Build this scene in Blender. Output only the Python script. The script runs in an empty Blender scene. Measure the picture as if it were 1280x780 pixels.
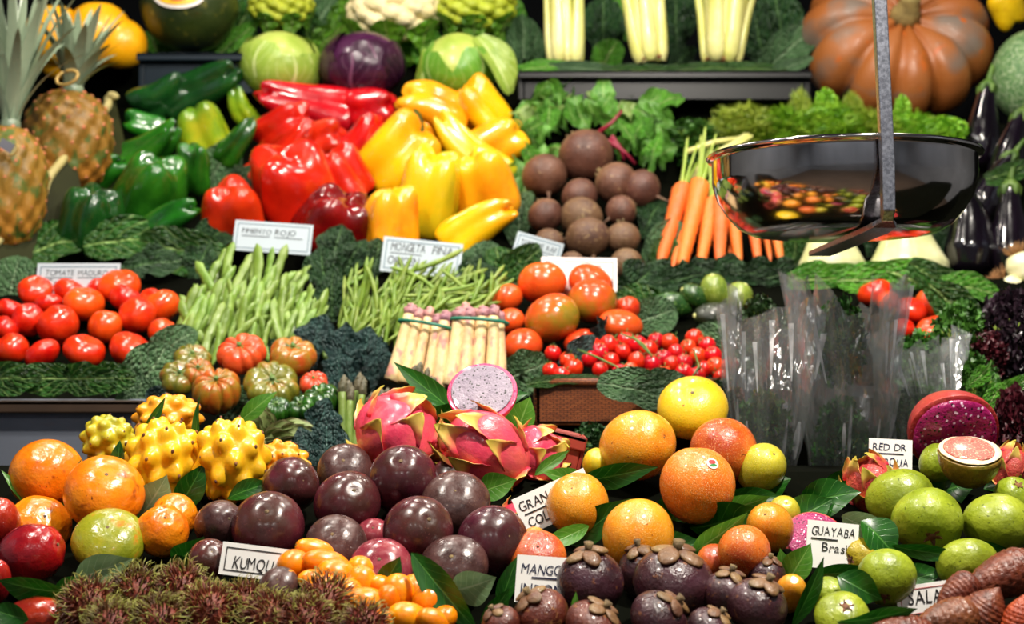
import bpy, math, random
import numpy as np
from mathutils import Vector, Quaternion, Matrix

R = random.Random(11)
F = 1758.0            # focal length in pixels of the 1280 x 780 frame
CAMZ = 1.25           # eye height
TH = math.atan(70 / F)
SC = bpy.context.scene
COL = SC.collection


def P(px, py, Y):
    u, v = (px - 640) / F, (390 - py) / F
    dy, dz = math.cos(TH) - v * math.sin(TH), math.sin(TH) + v * math.cos(TH)
    k = Y / dy
    return Vector((u * k, Y, CAMZ + dz * k))


TIERS = {1: (800, 1.12, 480, 1.55), 2: (520, 1.88, 300, 2.36), 3: (340, 2.40, 90, 2.95), 4: (110, 2.98, 0, 3.2)}


def T(t, py):
    a, ya, b, yb = TIERS[t]
    return ya + (a - py) / (a - b) * (yb - ya)


# ------------------------------------------------------------------ colour and materials
def lin(h, g=1.0):
    h = h.lstrip('#')
    c = [int(h[i:i + 2], 16) / 255 for i in (0, 2, 4)]
    c = [(x / 12.92 if x <= .04045 else ((x + .055) / 1.055) ** 2.4) * g for x in c]
    return (c[0], c[1], c[2], 1)


MATS = {}


class NT:
    def __init__(s, name):
        s.m = bpy.data.materials.new(name)
        s.m.use_nodes = True
        s.t = s.m.node_tree
        s.b = s.t.nodes['Principled BSDF']
        MATS[name] = s.m

    def n(s, typ, **kw):
        nd = s.t.nodes.new(typ)
        for k, v in kw.items():
            setattr(nd, k, v)
        return nd

    def l(s, a, b):
        s.t.links.new(a, b)

    def coords(s):
        tc, oi = s.n('ShaderNodeTexCoord'), s.n('ShaderNodeObjectInfo')
        mu = s.n('ShaderNodeMath', operation='MULTIPLY')
        mu.inputs[1].default_value = 37.0
        s.l(oi.outputs['Random'], mu.inputs[0])
        ad = s.n('ShaderNodeVectorMath', operation='ADD')
        s.l(tc.outputs['Object'], ad.inputs[0])
        s.l(mu.outputs[0], ad.inputs[1])
        s.tc, s.oi = tc, oi
        return ad.outputs[0]

    def noise(s, co, scale, detail=4, rough=.55, dist=0):
        nd = s.n('ShaderNodeTexNoise')
        nd.inputs['Scale'].default_value = scale
        nd.inputs['Detail'].default_value = detail
        nd.inputs['Roughness'].default_value = rough
        nd.inputs['Distortion'].default_value = dist
        s.l(co, nd.inputs['Vector'])
        return nd.outputs['Fac']

    def ramp(s, fac, stops):
        r = s.n('ShaderNodeValToRGB')
        e = r.color_ramp.elements
        while len(e) < len(stops):
            e.new(.5)
        for el, (p, c) in zip(e, stops):
            el.position = p
            el.color = c
        s.l(fac, r.inputs[0])
        return r.outputs[0]

    def mix(s, fac, a, b, mode='MIX'):
        m = s.n('ShaderNodeMix', data_type='RGBA', blend_type=mode)
        for i, x in ((0, fac), (6, a), (7, b)):
            if hasattr(x, 'links'):
                s.l(x, m.inputs[i])
            else:
                m.inputs[i].default_value = x
        return m.outputs[2]

    def math(s, op, a, b=None):
        m = s.n('ShaderNodeMath', operation=op)
        for i, x in enumerate((a, b)):
            if x is None:
                continue
            if hasattr(x, 'links'):
                s.l(x, m.inputs[i])
            else:
                m.inputs[i].default_value = x
        return m.outputs[0]

    def maprange(s, v, a, b, c=0, d=1):
        m = s.n('ShaderNodeMapRange')
        for i, x in enumerate((v, a, b, c, d)):
            if hasattr(x, 'links'):
                s.l(x, m.inputs[i])
            else:
                m.inputs[i].default_value = x
        return m.outputs[0]


def skin(name, cols, scale=1.6, rough=.3, bump=0., bscale=14, spk=None, axis=None, sss=0., coat=0., var=.12, grime=None, detail=5):
    """organic skin: noise ramp, optional speckles (colour, scale, threshold), a second colour along the axis (colour, lo, hi)"""
    s = NT(name)
    co = s.coords()
    f = s.noise(co, scale, detail)
    k = len(cols)
    c = s.ramp(f, [(.32 + .36 * i / max(1, k - 1), lin(h)) for i, h in enumerate(cols)])
    if axis:
        xyz = s.n('ShaderNodeSeparateXYZ')
        s.l(s.tc.outputs['Object'], xyz.inputs[0])
        for col, lo, hi in axis:
            z = s.math('ADD', xyz.outputs[2], s.math('MULTIPLY', s.math('SUBTRACT', s.noise(co, 1.5, 3), .5), 1.3))
            c = s.mix(s.maprange(z, lo, hi), c, lin(col))
    if spk:
        for col, sc_, th, wd in spk:
            g = s.maprange(s.noise(co, sc_, 2, .5), th, th + wd)
            c = s.mix(g, c, lin(col))
    if var:
        hs = s.n('ShaderNodeHueSaturation')
        s.l(s.maprange(s.oi.outputs['Random'], 0, 1, 1 - var, 1 + var), hs.inputs['Value'])
        s.l(s.maprange(s.oi.outputs['Random'], 0, 1, .5 - var * .07, .5 + var * .07), hs.inputs['Hue'])
        s.l(c, hs.inputs['Color'])
        c = hs.outputs[0]
    s.l(c, s.b.inputs['Base Color'])
    rr = s.maprange(s.noise(co, 3, 3), .3, .7, max(.05, rough - .08), rough + .1)
    s.l(rr, s.b.inputs['Roughness'])
    s.b.inputs['Coat Weight'].default_value = coat
    s.b.inputs['Coat Roughness'].default_value = .12
    if sss:
        s.b.inputs['Subsurface Weight'].default_value = sss
        s.b.inputs['Subsurface Radius'].default_value = (.006, .003, .001)
    if bump:
        bp = s.n('ShaderNodeBump')
        bp.inputs['Strength'].default_value = bump
        bp.inputs['Distance'].default_value = .004
        s.l(s.noise(co, bscale, 3), bp.inputs['Height'])
        s.l(bp.outputs[0], s.b.inputs['Normal'])
    return s.m


def leafmat(name, dark, light, vein, rough=.4, veinw=.12, nveins=7, crinkle=.0, slant=5.0, trans=.25, var=.15, bumpk=.35, edge=None):
    """leaf with midrib and side veins drawn from its own length/width coordinates"""
    s = NT(name)
    co = s.coords()
    uv = s.n('ShaderNodeSeparateXYZ')
    s.l(s.tc.outputs['UV'], uv.inputs[0])
    ax = s.math('ABSOLUTE', s.math('SUBTRACT', uv.outputs[0], .5))
    wob = s.math('MULTIPLY', s.noise(co, 2.5, 4), 1.1 if crinkle else .5)
    ph = s.math('ADD', s.math('SUBTRACT', s.math('MULTIPLY', uv.outputs[1], float(nveins)), s.math('MULTIPLY', ax, slant)), wob)
    tri = s.math('ABSOLUTE', s.math('SUBTRACT', s.math('FRACT', ph), .5))
    side = s.maprange(tri, 0, veinw, 1, 0)
    mid = s.maprange(ax, .012, .035, 1, 0)
    v = s.math('MAXIMUM', s.math('MULTIPLY', side, .75), mid)
    c = s.ramp(s.noise(co, 2.2, 6), [(.3, lin(dark)), (.7, lin(light))])
    if edge:
        c = s.mix(s.maprange(s.math('ADD', ax, s.math('MULTIPLY', s.noise(co, 4, 3), .2)), .45, .62), c, lin(edge))
    c = s.mix(s.math('MULTIPLY', v, .8), c, lin(vein))
    hs = s.n('ShaderNodeHueSaturation')
    s.l(s.maprange(s.oi.outputs['Random'], 0, 1, 1 - var, 1 + var), hs.inputs['Value'])
    s.l(c, hs.inputs['Color'])
    s.l(hs.outputs[0], s.b.inputs['Base Color'])
    s.b.inputs['Roughness'].default_value = rough
    bp = s.n('ShaderNodeBump')
    bp.inputs['Strength'].default_value = bumpk
    bp.inputs['Distance'].default_value = .004
    hgt = s.math('MULTIPLY', v, -.6)
    if crinkle > 4:
        bp.inputs['Strength'].default_value = .9
        bp.inputs['Distance'].default_value = .012
    if crinkle:
        vo = s.n('ShaderNodeTexVoronoi')
        vo.inputs['Scale'].default_value = crinkle
        s.l(co, vo.inputs['Vector'])
        hgt = s.math('SUBTRACT', hgt, vo.outputs['Distance'])
    s.l(hgt, bp.inputs['Height'])
    s.l(bp.outputs[0], s.b.inputs['Normal'])
    if trans:
        out = s.t.nodes['Material Output']
        tr = s.n('ShaderNodeBsdfTranslucent')
        s.l(hs.outputs[0], tr.inputs[0])
        mx = s.n('ShaderNodeMixShader')
        mx.inputs[0].default_value = trans
        s.l(s.b.outputs[0], mx.inputs[1])
        s.l(tr.outputs[0], mx.inputs[2])
        s.l(mx.outputs[0], out.inputs[0])
    return s.m


def plain(name, h, rough=.5, metal=0., noise_amt=.25, scale=6, h2=None, bump=0., spec=.5):
    s = NT(name)
    co = s.coords()
    c = s.ramp(s.noise(co, scale, 5), [(.3, lin(h)), (.7, lin(h2 or h, 1 if h2 else 1 + noise_amt))])
    s.l(c, s.b.inputs['Base Color'])
    s.b.inputs['Roughness'].default_value = rough
    s.b.inputs['Metallic'].default_value = metal
    s.b.inputs['Specular IOR Level'].default_value = spec
    if bump:
        bp = s.n('ShaderNodeBump')
        bp.inputs['Strength'].default_value = bump
        bp.inputs['Distance'].default_value = .003
        s.l(s.noise(co, scale * 4, 3), bp.inputs['Height'])
        s.l(bp.outputs[0], s.b.inputs['Normal'])
    return s.m


# ------------------------------------------------------------------ mesh tools
def mk(name, v, f, mat=None, smooth=True, uv=None, mats=None, mi=None):
    me = bpy.data.meshes.new(name)
    me.from_pydata([tuple(map(float, x)) for x in v], [], f)
    if smooth:
        me.polygons.foreach_set('use_smooth', [True] * len(me.polygons))
    if uv is not None:
        ul = me.uv_layers.new(name='UVMap')
        idx = np.zeros(len(me.loops), dtype=np.int32)
        me.loops.foreach_get('vertex_index', idx)
        ul.data.foreach_set('uv', np.asarray(uv, dtype=np.float32)[idx].ravel())
    for m in (mats or ([mat] if mat else [])):
        me.materials.append(MATS[m])
    if mi is not None:
        me.polygons.foreach_set('material_index', mi)
    me.update()
    return me


class MB:
    """gathers shapes into one mesh"""
    def __init__(s):
        s.v, s.f, s.uv = [], [], []

    def add(s, vf, uv=None):
        v, f = vf[0], vf[1]
        b = len(s.v)
        s.v.extend(list(map(tuple, v)))
        s.f.extend([tuple(i + b for i in q) for q in f])
        s.uv.extend(vf[2] if len(vf) > 2 else [(0, 0)] * len(v))

    def mesh(s, name, mat, smooth=True):
        return mk(name, s.v, s.f, mat, smooth, s.uv)


def wob(p, freq, seed, n=7):
    rg = np.random.RandomState(seed)
    o = 0
    for _ in range(n):
        d = rg.normal(size=3)
        d /= np.linalg.norm(d)
        o = o + np.sin((p @ d) * freq * rg.uniform(.6, 1.5) + rg.uniform(0, 6.28))
    return o / n ** .5


def revolve(f, nu=32, nv=20):
    """f(phi, theta) -> (...,3); theta 0 = +Z pole"""
    ph = np.linspace(0, 2 * np.pi, nu, endpoint=False)[None, :]
    th = np.linspace(0, np.pi, nv + 1)[1:-1, None]
    PH, THH = np.broadcast_arrays(ph, th)
    body = f(PH, THH).reshape(-1, 3)
    e = 1e-3
    top = f(ph, np.full_like(ph, e)).reshape(-1, 3).mean(0)
    bot = f(ph, np.full_like(ph, np.pi - e)).reshape(-1, 3).mean(0)
    v = np.vstack([body, top, bot])
    n = nv - 1
    fa = []
    for j in range(n - 1):
        for i in range(nu):
            k = (i + 1) % nu
            fa.append((j * nu + i, (j + 1) * nu + i, (j + 1) * nu + k, j * nu + k))
    t, b = n * nu, n * nu + 1
    for i in range(nu):
        k = (i + 1) % nu
        fa.append((t, i, k))
        fa.append((b, (n - 1) * nu + k, (n - 1) * nu + i))
    return v, fa


def sph(PH, THH, r=1.0):
    return np.stack([np.sin(THH) * np.cos(PH) * r, np.sin(THH) * np.sin(PH) * r, np.cos(THH) * r + 0 * PH], -1)


def tube(pts, rad, n=8, flat=1.0, ref=(0, 1, 0), cap=True):
    pts = [Vector(p) for p in pts]
    if not hasattr(rad, '__len__'):
        rad = [rad] * len(pts)
    v, f = [], []
    nrm = Vector(ref)
    for i, p in enumerate(pts):
        d = (pts[min(i + 1, len(pts) - 1)] - pts[max(i - 1, 0)])
        d = d.normalized() if d.length > 1e-9 else Vector((0, 0, 1))
        nrm = nrm - d * nrm.dot(d)
        if nrm.length < 1e-4:
            nrm = d.orthogonal()
        nrm.normalize()
        b = d.cross(nrm)
        for k in range(n):
            a = 2 * math.pi * k / n
            v.append(tuple(p + b * math.cos(a) * rad[i] + nrm * math.sin(a) * rad[i] * flat))
    m = len(pts)
    for j in range(m - 1):
        for k in range(n):
            q = (k + 1) % n
            f.append((j * n + k, j * n + q, (j + 1) * n + q, (j + 1) * n + k))
    if cap:
        v.append(tuple(pts[0])); v.append(tuple(pts[-1]))
        a, b = m * n, m * n + 1
        for k in range(n):
            q = (k + 1) % n
            f.append((a, q, k))
            f.append((b, (m - 1) * n + k, (m - 1) * n + q))
    return v, f


def box(x0, x1, y0, y1, z0, z1):
    v = [(x, y, z) for x in (x0, x1) for y in (y0, y1) for z in (z0, z1)]
    return v, [(0, 1, 3, 2), (4, 6, 7, 5), (0, 4, 5, 1), (2, 3, 7, 6), (0, 2, 6, 4), (1, 5, 7, 3)]


def blob(c, s, seed=0, amp=.0, nu=12, nv=8, rot=None):
    def f(PH, THH):
        p = sph(PH, THH)
        if amp:
            p = p * (1 + amp * wob(p, 2.5, seed))[..., None]
        return p * np.array(s)
    v, fa = revolve(f, nu, nv)
    if rot is not None:
        v = v @ np.array(rot.to_matrix() if hasattr(rot, 'to_matrix') else rot).T
    return v + np.array(c), fa


def leaf_vf(outline, nu=10, nv=18, cup=.2, curl=.2, ruffle=.0, rfreq=9, crink=.0, seed=0, twist=0., cfreq=9, fold=0., back=0.):
    """leaf: x across (+-1), z along (-1..1), front face towards -Y"""
    rg = np.random.RandomState(seed)
    ph = rg.uniform(0, 6.28, 4)
    V, UV = [], []
    for j in range(nv + 1):
        t = j / nv
        w = outline(t)
        z = 2 * t - 1
        for i in range(nu + 1):
            u = 2 * i / nu - 1
            x = u * w
            y = -cup * x * x * 1.0 - fold * abs(x) + curl * z * z + back * z
            y += ruffle * abs(u) ** 2.2 * math.sin(rfreq * t * 3.1 + ph[0] + (1.3 if u > 0 else 0)) * (.5 + .5 * w)
            zz = z + ruffle * .4 * abs(u) ** 2 * math.sin(rfreq * 2.3 * t + ph[1])
            xx = x * (1 + ruffle * .35 * math.sin(rfreq * 3.7 * t + ph[2] * (1 if u > 0 else 2)) * abs(u))
            a = twist * z
            V.append((xx * math.cos(a) - y * math.sin(a), xx * math.sin(a) + y * math.cos(a), zz))
            UV.append((i / nu, t))
    V = np.array(V)
    if crink:
        V[:, 1] += crink * wob(V, cfreq, seed + 5, 9)
        V[:, 0] += crink * .5 * wob(V, cfreq * .8, seed + 6, 6)
    n = nu + 1
    Fa = [(j * n + i, j * n + i + 1, (j + 1) * n + i + 1, (j + 1) * n + i) for j in range(nv) for i in range(nu)]
    return V, Fa, UV


def ol_laurel(t): return max(.012, .9 * math.sin(math.pi * min(1, t ** .85)) ** .9) * (1 if t < .7 else 1 - ((t - .7) / .3) ** 2 * .35)
def ol_round(t): return max(.04, math.sin(math.pi * (t * .93 + .06)) ** .55)
def ol_oblong(t): return max(.05, (math.sin(math.pi * (t * .95 + .03)) ** .7) * (.35 + .65 * min(1, t * 1.7)))
def ol_strap(t): return max(.02, (1 - t) ** .55 * (.8 + .2 * min(1, t * 4)))


# ------------------------------------------------------------------ objects
KINDS = {}     # kind -> list of variants; a variant = [(part name, mesh, [sub-parts])]
ANCH = []      # (px, py, short phrase)
ITEMS = []
BODY = {}


def rot_from(a, tilt=0., spin=0.):
    """+Z of the thing points along image angle a (90 = up), tilted by tilt degrees towards the viewer; front = -Y"""
    a, t = math.radians(a), math.radians(tilt)
    z = Vector((math.cos(a) * math.cos(t), -math.sin(t), math.sin(a) * math.cos(t)))
    y = Vector((0, 1, 0))
    y = y - z * y.dot(z)
    if y.length < .05:
        y = Vector((0, 0, 1)) - z * z.z
    y.normalize()
    x = y.cross(z)
    m = Matrix((x, y, z)).transposed()
    return m.to_quaternion() @ Quaternion((0, 0, 1), math.radians(spin))


def setmat(o, mat):
    o.material_slots[0].link = 'OBJECT'
    o.material_slots[0].material = MATS[mat]


def build(name, parts, loc, q, scale, label, cat, group=None, mats=None, kind=None):
    def one(nm, me, parent=None):
        o = bpy.data.objects.new(nm, me)
        COL.objects.link(o)
        if parent:
            o.parent = parent
        if mats and me and nm in mats:
            setmat(o, mats[nm])
        return o
    if len(parts) == 1 and not parts[0][2]:
        root = one(name, parts[0][1])
        if mats and '*' in mats:
            setmat(root, mats['*'])
    else:
        root = one(name, None)
        root.empty_display_size = .02
        for nm, me, subs in parts:
            c = one(nm, me, root)
            if mats and '*' in mats and nm == parts[0][0]:
                setmat(c, mats['*'])
            for sn, sm, _ in subs:
                one(sn, sm, c)
    root.location = loc
    root.rotation_mode = 'QUATERNION'
    root.rotation_quaternion = q
    root.scale = scale
    if label:
        root['label'] = label
    if cat:
        root['category'] = cat
    if group:
        root['group'] = group
    if kind:
        root['kind'] = kind
    return root


def put(kind, px, py, w, l, Y, a=90, tilt=0, spin=None, label=None, cat=None, group=None, mats=None, var=None, name=None, depth=None, auto=None, anchor=None):
    """w, l in pixels: across and along the thing's axis"""
    vs = KINDS[kind]
    i = (len(ITEMS) if var is None else var) % len(vs)
    s = Y / F
    if spin is None:
        spin = R.uniform(0, 360)
    o = build(name or kind, vs[i], P(px, py, Y), rot_from(a, tilt, spin),
              (w / 2 * s, (depth or w) / 2 * s, l / 2 * s), label, cat or kind.replace('_', ' '), group, mats)
    it = dict(o=o, px=px, py=py, auto=auto, label=label)
    ITEMS.append(it)
    if anchor:
        ANCH.append((px, py, anchor))
    return o


ORD = 'first second third fourth fifth sixth seventh eighth ninth tenth eleventh twelfth thirteenth fourteenth fifteenth sixteenth seventeenth eighteenth nineteenth twentieth'.split()
TENS = {20: 'twenty', 30: 'thirty', 40: 'forty', 50: 'fifty', 60: 'sixty', 70: 'seventy', 80: 'eighty', 90: 'ninety'}
TENTH = {20: 'twentieth', 30: 'thirtieth', 40: 'fortieth', 50: 'fiftieth', 60: 'sixtieth', 70: 'seventieth', 80: 'eightieth', 90: 'ninetieth'}


def ordn(i):
    i += 1
    if i <= 20:
        return ORD[i - 1]
    t = i // 10 * 10
    return TENTH[t] if i == t else TENS[t] + '-' + ORD[i - t - 1]


def rows(group, desc, ctx, n=1, cat=None):
    """labels for the things of one heap: which row, which place in the row"""
    its = [i for i in ITEMS if i['auto'] == group]
    its.sort(key=lambda i: -i['py'])
    lo, hi = its[-1]['py'], its[0]['py'] + .01
    bins = [[] for _ in range(n)]
    for i in its:
        bins[min(n - 1, int((hi - i['py']) / (hi - lo + .02) * n))].append(i)
    bins = [b for b in bins if b]
    n = len(bins)
    for k, b in enumerate(bins):
        b.sort(key=lambda i: i['px'])
        rn = '' if n == 1 else ('bottom row ' if k == 0 else 'top row ' if k == n - 1 else '%s row up ' % ORD[k])
        for j, i in enumerate(b):
            where = 'the only one' if len(b) == 1 else 'leftmost' if j == 0 else 'rightmost' if j == len(b) - 1 else '%s from left' % ordn(j)
            d = i.get('desc') or desc
            i['o']['label'] = '%s, %s, %sof %s' % (d, where, rn, ctx) if rn else '%s, %s of %s' % (d, where, ctx)
            i['o']['group'] = group
            if cat:
                i['o']['category'] = cat


USED = set()


def near_label(it, desc):
    c = sorted(ANCH, key=lambda a: math.hypot(a[0] - it['px'], a[1] - it['py']))
    for ax, ay, ph in c[:30]:
        dx, dy = it['px'] - ax, it['py'] - ay
        if abs(dx) > abs(dy) * 1.3:
            rel = 'left of' if dx < 0 else 'right of'
        else:
            rel = 'above' if dy < 0 else 'below'
        lb = '%s just %s %s' % (desc, rel, ph)
        if lb not in USED and len(lb.split()) <= 15:
            USED.add(lb)
            return lb
    k = 1
    while True:
        lb = '%s, %s one near %s' % (desc, ordn(k), c[0][2])
        if lb not in USED:
            USED.add(lb)
            return lb
        k += 1
# ------------------------------------------------------------------ materials
skin('tomato_red', ['c42c08', 'dc3c0e', 'e24a16'], 1.2, .2, .05, 20, var=.1, coat=.25, sss=.05)
skin('tomato_turning', ['6f6a14', '8f7420', 'b8551c'], 1.0, .22, .05, 20, axis=[('d8431a', .0, .75)], var=.06, coat=.2)
skin('tomato_orange', ['cf3a12', 'de4f1c', 'd8481a'], 1.2, .22, .05, 20, var=.08, coat=.2)
skin('beef_orange', ['b5521a', '8d6a1e', 'a8461a'], 1.3, .25, .08, 12, axis=[('c4481a', -.1, -.9)], var=.06, coat=.3)
skin('beef_red', ['c03416', 'cf4420', 'd65028'], 1.3, .25, .08, 12, var=.06, coat=.3)
skin('beef_olive', ['4c4f14', '6d6a1e', '8a5a1c'], 1.5, .25, .08, 12, axis=[('6b4a18', -.2, -.9)], var=.08, coat=.3)
skin('beef_green', ['12330c', '1f4a10', '2f5f16'], 1.5, .2, .08, 12, var=.08, coat=.4)
skin('cherry_red', ['b8140c', 'd0200f', 'da3014'], 1.5, .18, 0, var=.1, coat=.4)
skin('pepper_green', ['123f0d', '1d5a12', '2f7418'], 1.1, .2, .12, 5, axis=[('3f7f1c', .5, 1.2)], var=.12, coat=.5)
skin('pepper_dark_green', ['0b2a10', '123c14', '1a4c18'], 1.1, .2, .12, 5, var=.1, coat=.5)
skin('pepper_lime', ['5d8414', '87a21a', 'a9a81c'], 1.1, .22, .12, 5, axis=[('3a741a', -.3, -1.1)], var=.06, coat=.4)
skin('pepper_red', ['a01808', 'c0220a', 'd43010'], 1.1, .2, .14, 5, var=.1, coat=.5)
skin('pepper_dark_red', ['4a0a06', '6c0e08', '8a140a'], 1.1, .2, .14, 5, var=.05, coat=.5)
skin('pepper_yellow', ['e0a008', 'ecb60c', 'f0c010'], 1.0, .22, .12, 5, axis=[('e68a08', -.1, -1.2)], var=.05, coat=.4)
skin('pepper_yellow_green', ['d8a80c', 'd0b414', 'b6ac16'], 1.0, .22, .12, 5, axis=[('9aa018', .1, 1.1)], var=.04, coat=.4)
skin('pepper_orange', ['e88a0c', 'f0a012', 'e8780c'], 1.0, .22, .12, 5, axis=[('eeb018', -.2, -1.1)], var=.04, coat=.4)
skin('stem_green', ['3c6a1c', '5b8428', '78983a'], 2, .5, .2, 10, var=.1)
skin('stem_dry', ['4a3a22', '6a5636', '857048'], 3, .7, .4, 16, var=.1)
skin('stem_pale', ['a8b060', 'c4c67e', 'd6d49a'], 2, .5, .15, 10, var=.05)
skin('calyx_green', ['2e4a16', '4a6a22', '5f7a30'], 2, .55, .2, 10, var=.1)
skin('passion', ['38101a', '4e1a26', '5c222c'], 1.3, .26, .06, 7, spk=[('7a4a44', 26, .68, .05)], axis=[('3c281e', .35, 1.3)], var=.16, coat=.2)
skin('passion_brown', ['34201e', '442a28', '543632'], 1.5, .3, .10, 7, spk=[('7a5e52', 26, .66, .05)], var=.12, coat=.15)
skin('passion_pink', ['6a1c2c', '802c3a', '904046'], 1.5, .25, .06, 7, spk=[('a87a70', 26, .67, .05)], var=.05, coat=.25)
skin('granadilla', ['d8760e', 'e08c18', 'e59a24'], 1.2, .25, .2, 24, spk=[('f3c878', 34, .62, .05), ('8a3a10', 9, .70, .04)], axis=[('d8a020', -.2, -1.1)], var=.06, coat=.4)
skin('granadilla_red', ['cc5212', 'd86a1e', 'dc7a28'], 1.2, .26, .2, 24, spk=[('efc080', 34, .62, .05), ('7a2810', 9, .66, .05)], axis=[('a83a16', .3, 1.0)], var=.05, coat=.4)
skin('granadilla_orange', ['dd6a10', 'e27a1c', 'e58428'], 1.2, .26, .2, 24, spk=[('f3c890', 40, .6, .05)], var=.03, coat=.3)
skin('granadilla_yellow', ['e0b010', 'e8c01c', 'e8c430'], 1.2, .22, .2, 24, spk=[('9a5a12', 8, .7, .04)], axis=[('cfc030', .5, 1.2)], var=.03, coat=.6)
skin('granadilla_lime', ['a8a018', 'c0b428', 'ccc038'], 1.2, .3, .2, 24, spk=[('e0dc90', 34, .62, .05)], var=.05, coat=.3)
skin('orange_maracuja', ['de6c0a', 'e8800e', 'ee9014'], 1.0, .24, .25, 6, spk=[('8a3a0c', 2.4, .62, .12), ('6a2a0c', 9, .7, .05)], var=.04, coat=.4)
skin('green_maracuja', ['6f7a14', '8a8c1c', 'a8982a'], 1.2, .26, .2, 6, spk=[('b86a18', 2.4, .6, .14)], var=.05, coat=.4)
skin('tamarillo', ['5f0a12', '7c0f16', '921a18'], 1.0, .2, .2, 6, axis=[('a8240f', -.1, 1.0)], var=.1, coat=.5)
skin('kumquat', ['de6e00', 'e68000', 'ee9208'], 1.4, .26, .10, 26, spk=[('f0ac30', 30, .66, .05)], var=.07, coat=.25)
skin('rambutan_skin', ['5a1c10', '7a2a16', '6a3a1a'], 3, .5, .3, 12, var=.1)
skin('mangosteen', ['2a1418', '3a1c22', '452630'], 1.4, .3, .3, 9, spk=[('7a4c30', 4.5, .64, .08)], var=.12, coat=.3)
skin('mangosteen_brown', ['3f1a12', '562416', '6a3220'], 1.4, .35, .3, 9, spk=[('8a5a34', 4.5, .6, .08)], var=.08, coat=.25)
skin('sepal_brown', ['5a3a22', '7c5a36', '6a6034'], 1.5, .5, .3, 9, axis=[('6a4438', .95, 1.3)], var=.2, coat=.1)
skin('guava', ['6c7c16', '86961e', '9aa82c'], 1.1, .36, .3, 3.5, spk=[('566410', 10, .64, .08)], var=.08, coat=.12)
skin('guava_yellow', ['8c7c12', 'a08c18', 'b09a26'], 1.3, .36, .3, 3.5, spk=[('6a4a16', 8, .66, .08)], var=.05, coat=.1)
skin('guava_flesh', ['d88070', 'c85a50', 'e0a088'], 9, .35, .5, 30, spk=[('f0d8b8', 18, .6, .06)], var=0, coat=.4)
skin('guava_rind', ['e4c8a0', 'ecd8b8', 'e0b890'], 5, .4, .2, 20, var=0)
skin('fig_skin', ['6a5018', '8a6a22', '7f7a26'], 1.6, .35, .4, 8, var=0, coat=.2)
skin('salak', ['4a2210', '682f16', '7c401e'], 2.0, .38, .3, 10, var=.15, coat=.1)
skin('salak_orange', ['8a3212', 'a04018', 'b04c1e'], 2.0, .38, .3, 10, var=.05, coat=.15)
skin('yellow_pitahaya', ['dc9c0c', 'e6b018', 'dfae1c'], 1.4, .3, .12, 9, axis=[('98982a', .5, 1.5)], var=.06, coat=.3)
skin('orange_pitahaya', ['dd8012', 'e6941a', 'e49a24'], 1.4, .3, .12, 9, var=.04, coat=.3)
skin('green_pitahaya', ['a09c1c', 'b4a820', 'c4ac20'], 1.4, .3, .12, 9, axis=[('7f8c24', .3, 1.3)], var=.04, coat=.3)
skin('thorn_brown', ['3a1c10', '6a3a20', '8a5a34'], 3, .7, var=.1)
skin('dragon_pink', ['c62c50', 'd6465f', 'da5a60'], 1.3, .32, .2, 7, axis=[('d2543c', -.2, -1.2)], var=.05, coat=.2)
skin('dragon_scale', ['d4485c', 'd85a50', 'd8704a'], 1.6, .35, .15, 7, axis=[('d8a83c', -.1, .45), ('9a9c34', .55, 1.2)], var=.1, coat=.2)
skin('dragon_red', ['a02830', 'b43a3a', 'bc4a40'], 1.4, .4, .4, 8, spk=[('7a6a30', 7, .66, .08)], var=.05, coat=.1)
skin('dragon_rim', ['b81650', 'cc2060', 'd43a70'], 4, .3, .3, 20, var=0, coat=.4)
skin('beet', ['4a2c20', '5c382a', '6c4636'], 1.6, .5, .4, 10, spk=[('8a6a4c', 5, .64, .08)], axis=[('94704f', .3, 1.2)], var=.12, coat=.05)
skin('beet_brown', ['5a4028', '6a4c34', '54382c'], 1.6, .55, .4, 10, spk=[('8f7450', 5, .6, .1)], var=.1)
skin('beet_stem', ['6a0c20', '8a1430', '5f2028'], 2, .4, var=.1)
skin('carrot', ['d8601c', 'e06c24', 'dc7430'], 1.2, .4, .3, 12, var=.07, coat=.1)
skin('fennel', ['b4b87c', 'c8c894', 'd4d2a8'], 1.2, .38, .15, 8, axis=[('9cac50', .2, .9)], var=.03, coat=.15)
skin('fennel_stalk', ['88a83a', 'a0b84c', 'b4c464'], 1.2, .35, .15, 8, var=.06, coat=.2)
skin('eggplant', ['0a070c', '0e0910', '140c18'], 1.2, .14, .05, 6, var=.1, coat=.7)
skin('celery', ['c8c864', 'd8d484', 'e6dfa2'], .9, .32, .2, 9, axis=[('a8bc34', .0, 1.2)], var=.06, coat=.25, sss=.05)
skin('celery_cut', ['8a5a2c', '6a3f1c', 'b08a50'], 6, .7, .5, 20, var=.05)
skin('asparagus_white', ['e0c088', 'e6cc98', 'dcb484'], 1.4, .4, .25, 10, spk=[('c88c80', 3.0, .56, .12)], var=.05, coat=.1, sss=.08)
skin('asparagus_pink', ['c08a7c', 'a87478', '8f6070'], 1.6, .45, .4, 12, var=.1)
skin('asparagus_green', ['56722a', '6c8438', '7f8f4a'], 1.6, .42, .2, 10, var=.1)
skin('asparagus_tip', ['4a4a34', '5c5640', '6a6248'], 3, .5, .5, 14, var=.1)
skin('band_green', ['16604a', '1c6e56', '1c6e56'], 2, .4, var=0)
skin('bean_flat', ['5c7c26', '729036', '88a24a'], 1.1, .42, .3, 6, var=.12, coat=.08)
skin('bean_thin', ['58741c', '6e8a28', '86983a'], 1.1, .42, .2, 6, var=.16, coat=.08)
skin('artichoke', ['6a7a44', '7f8c54', '8f9a66'], 2, .5, .2, 8, axis=[('6a6444', .4, 1.2)], var=.08)
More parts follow.
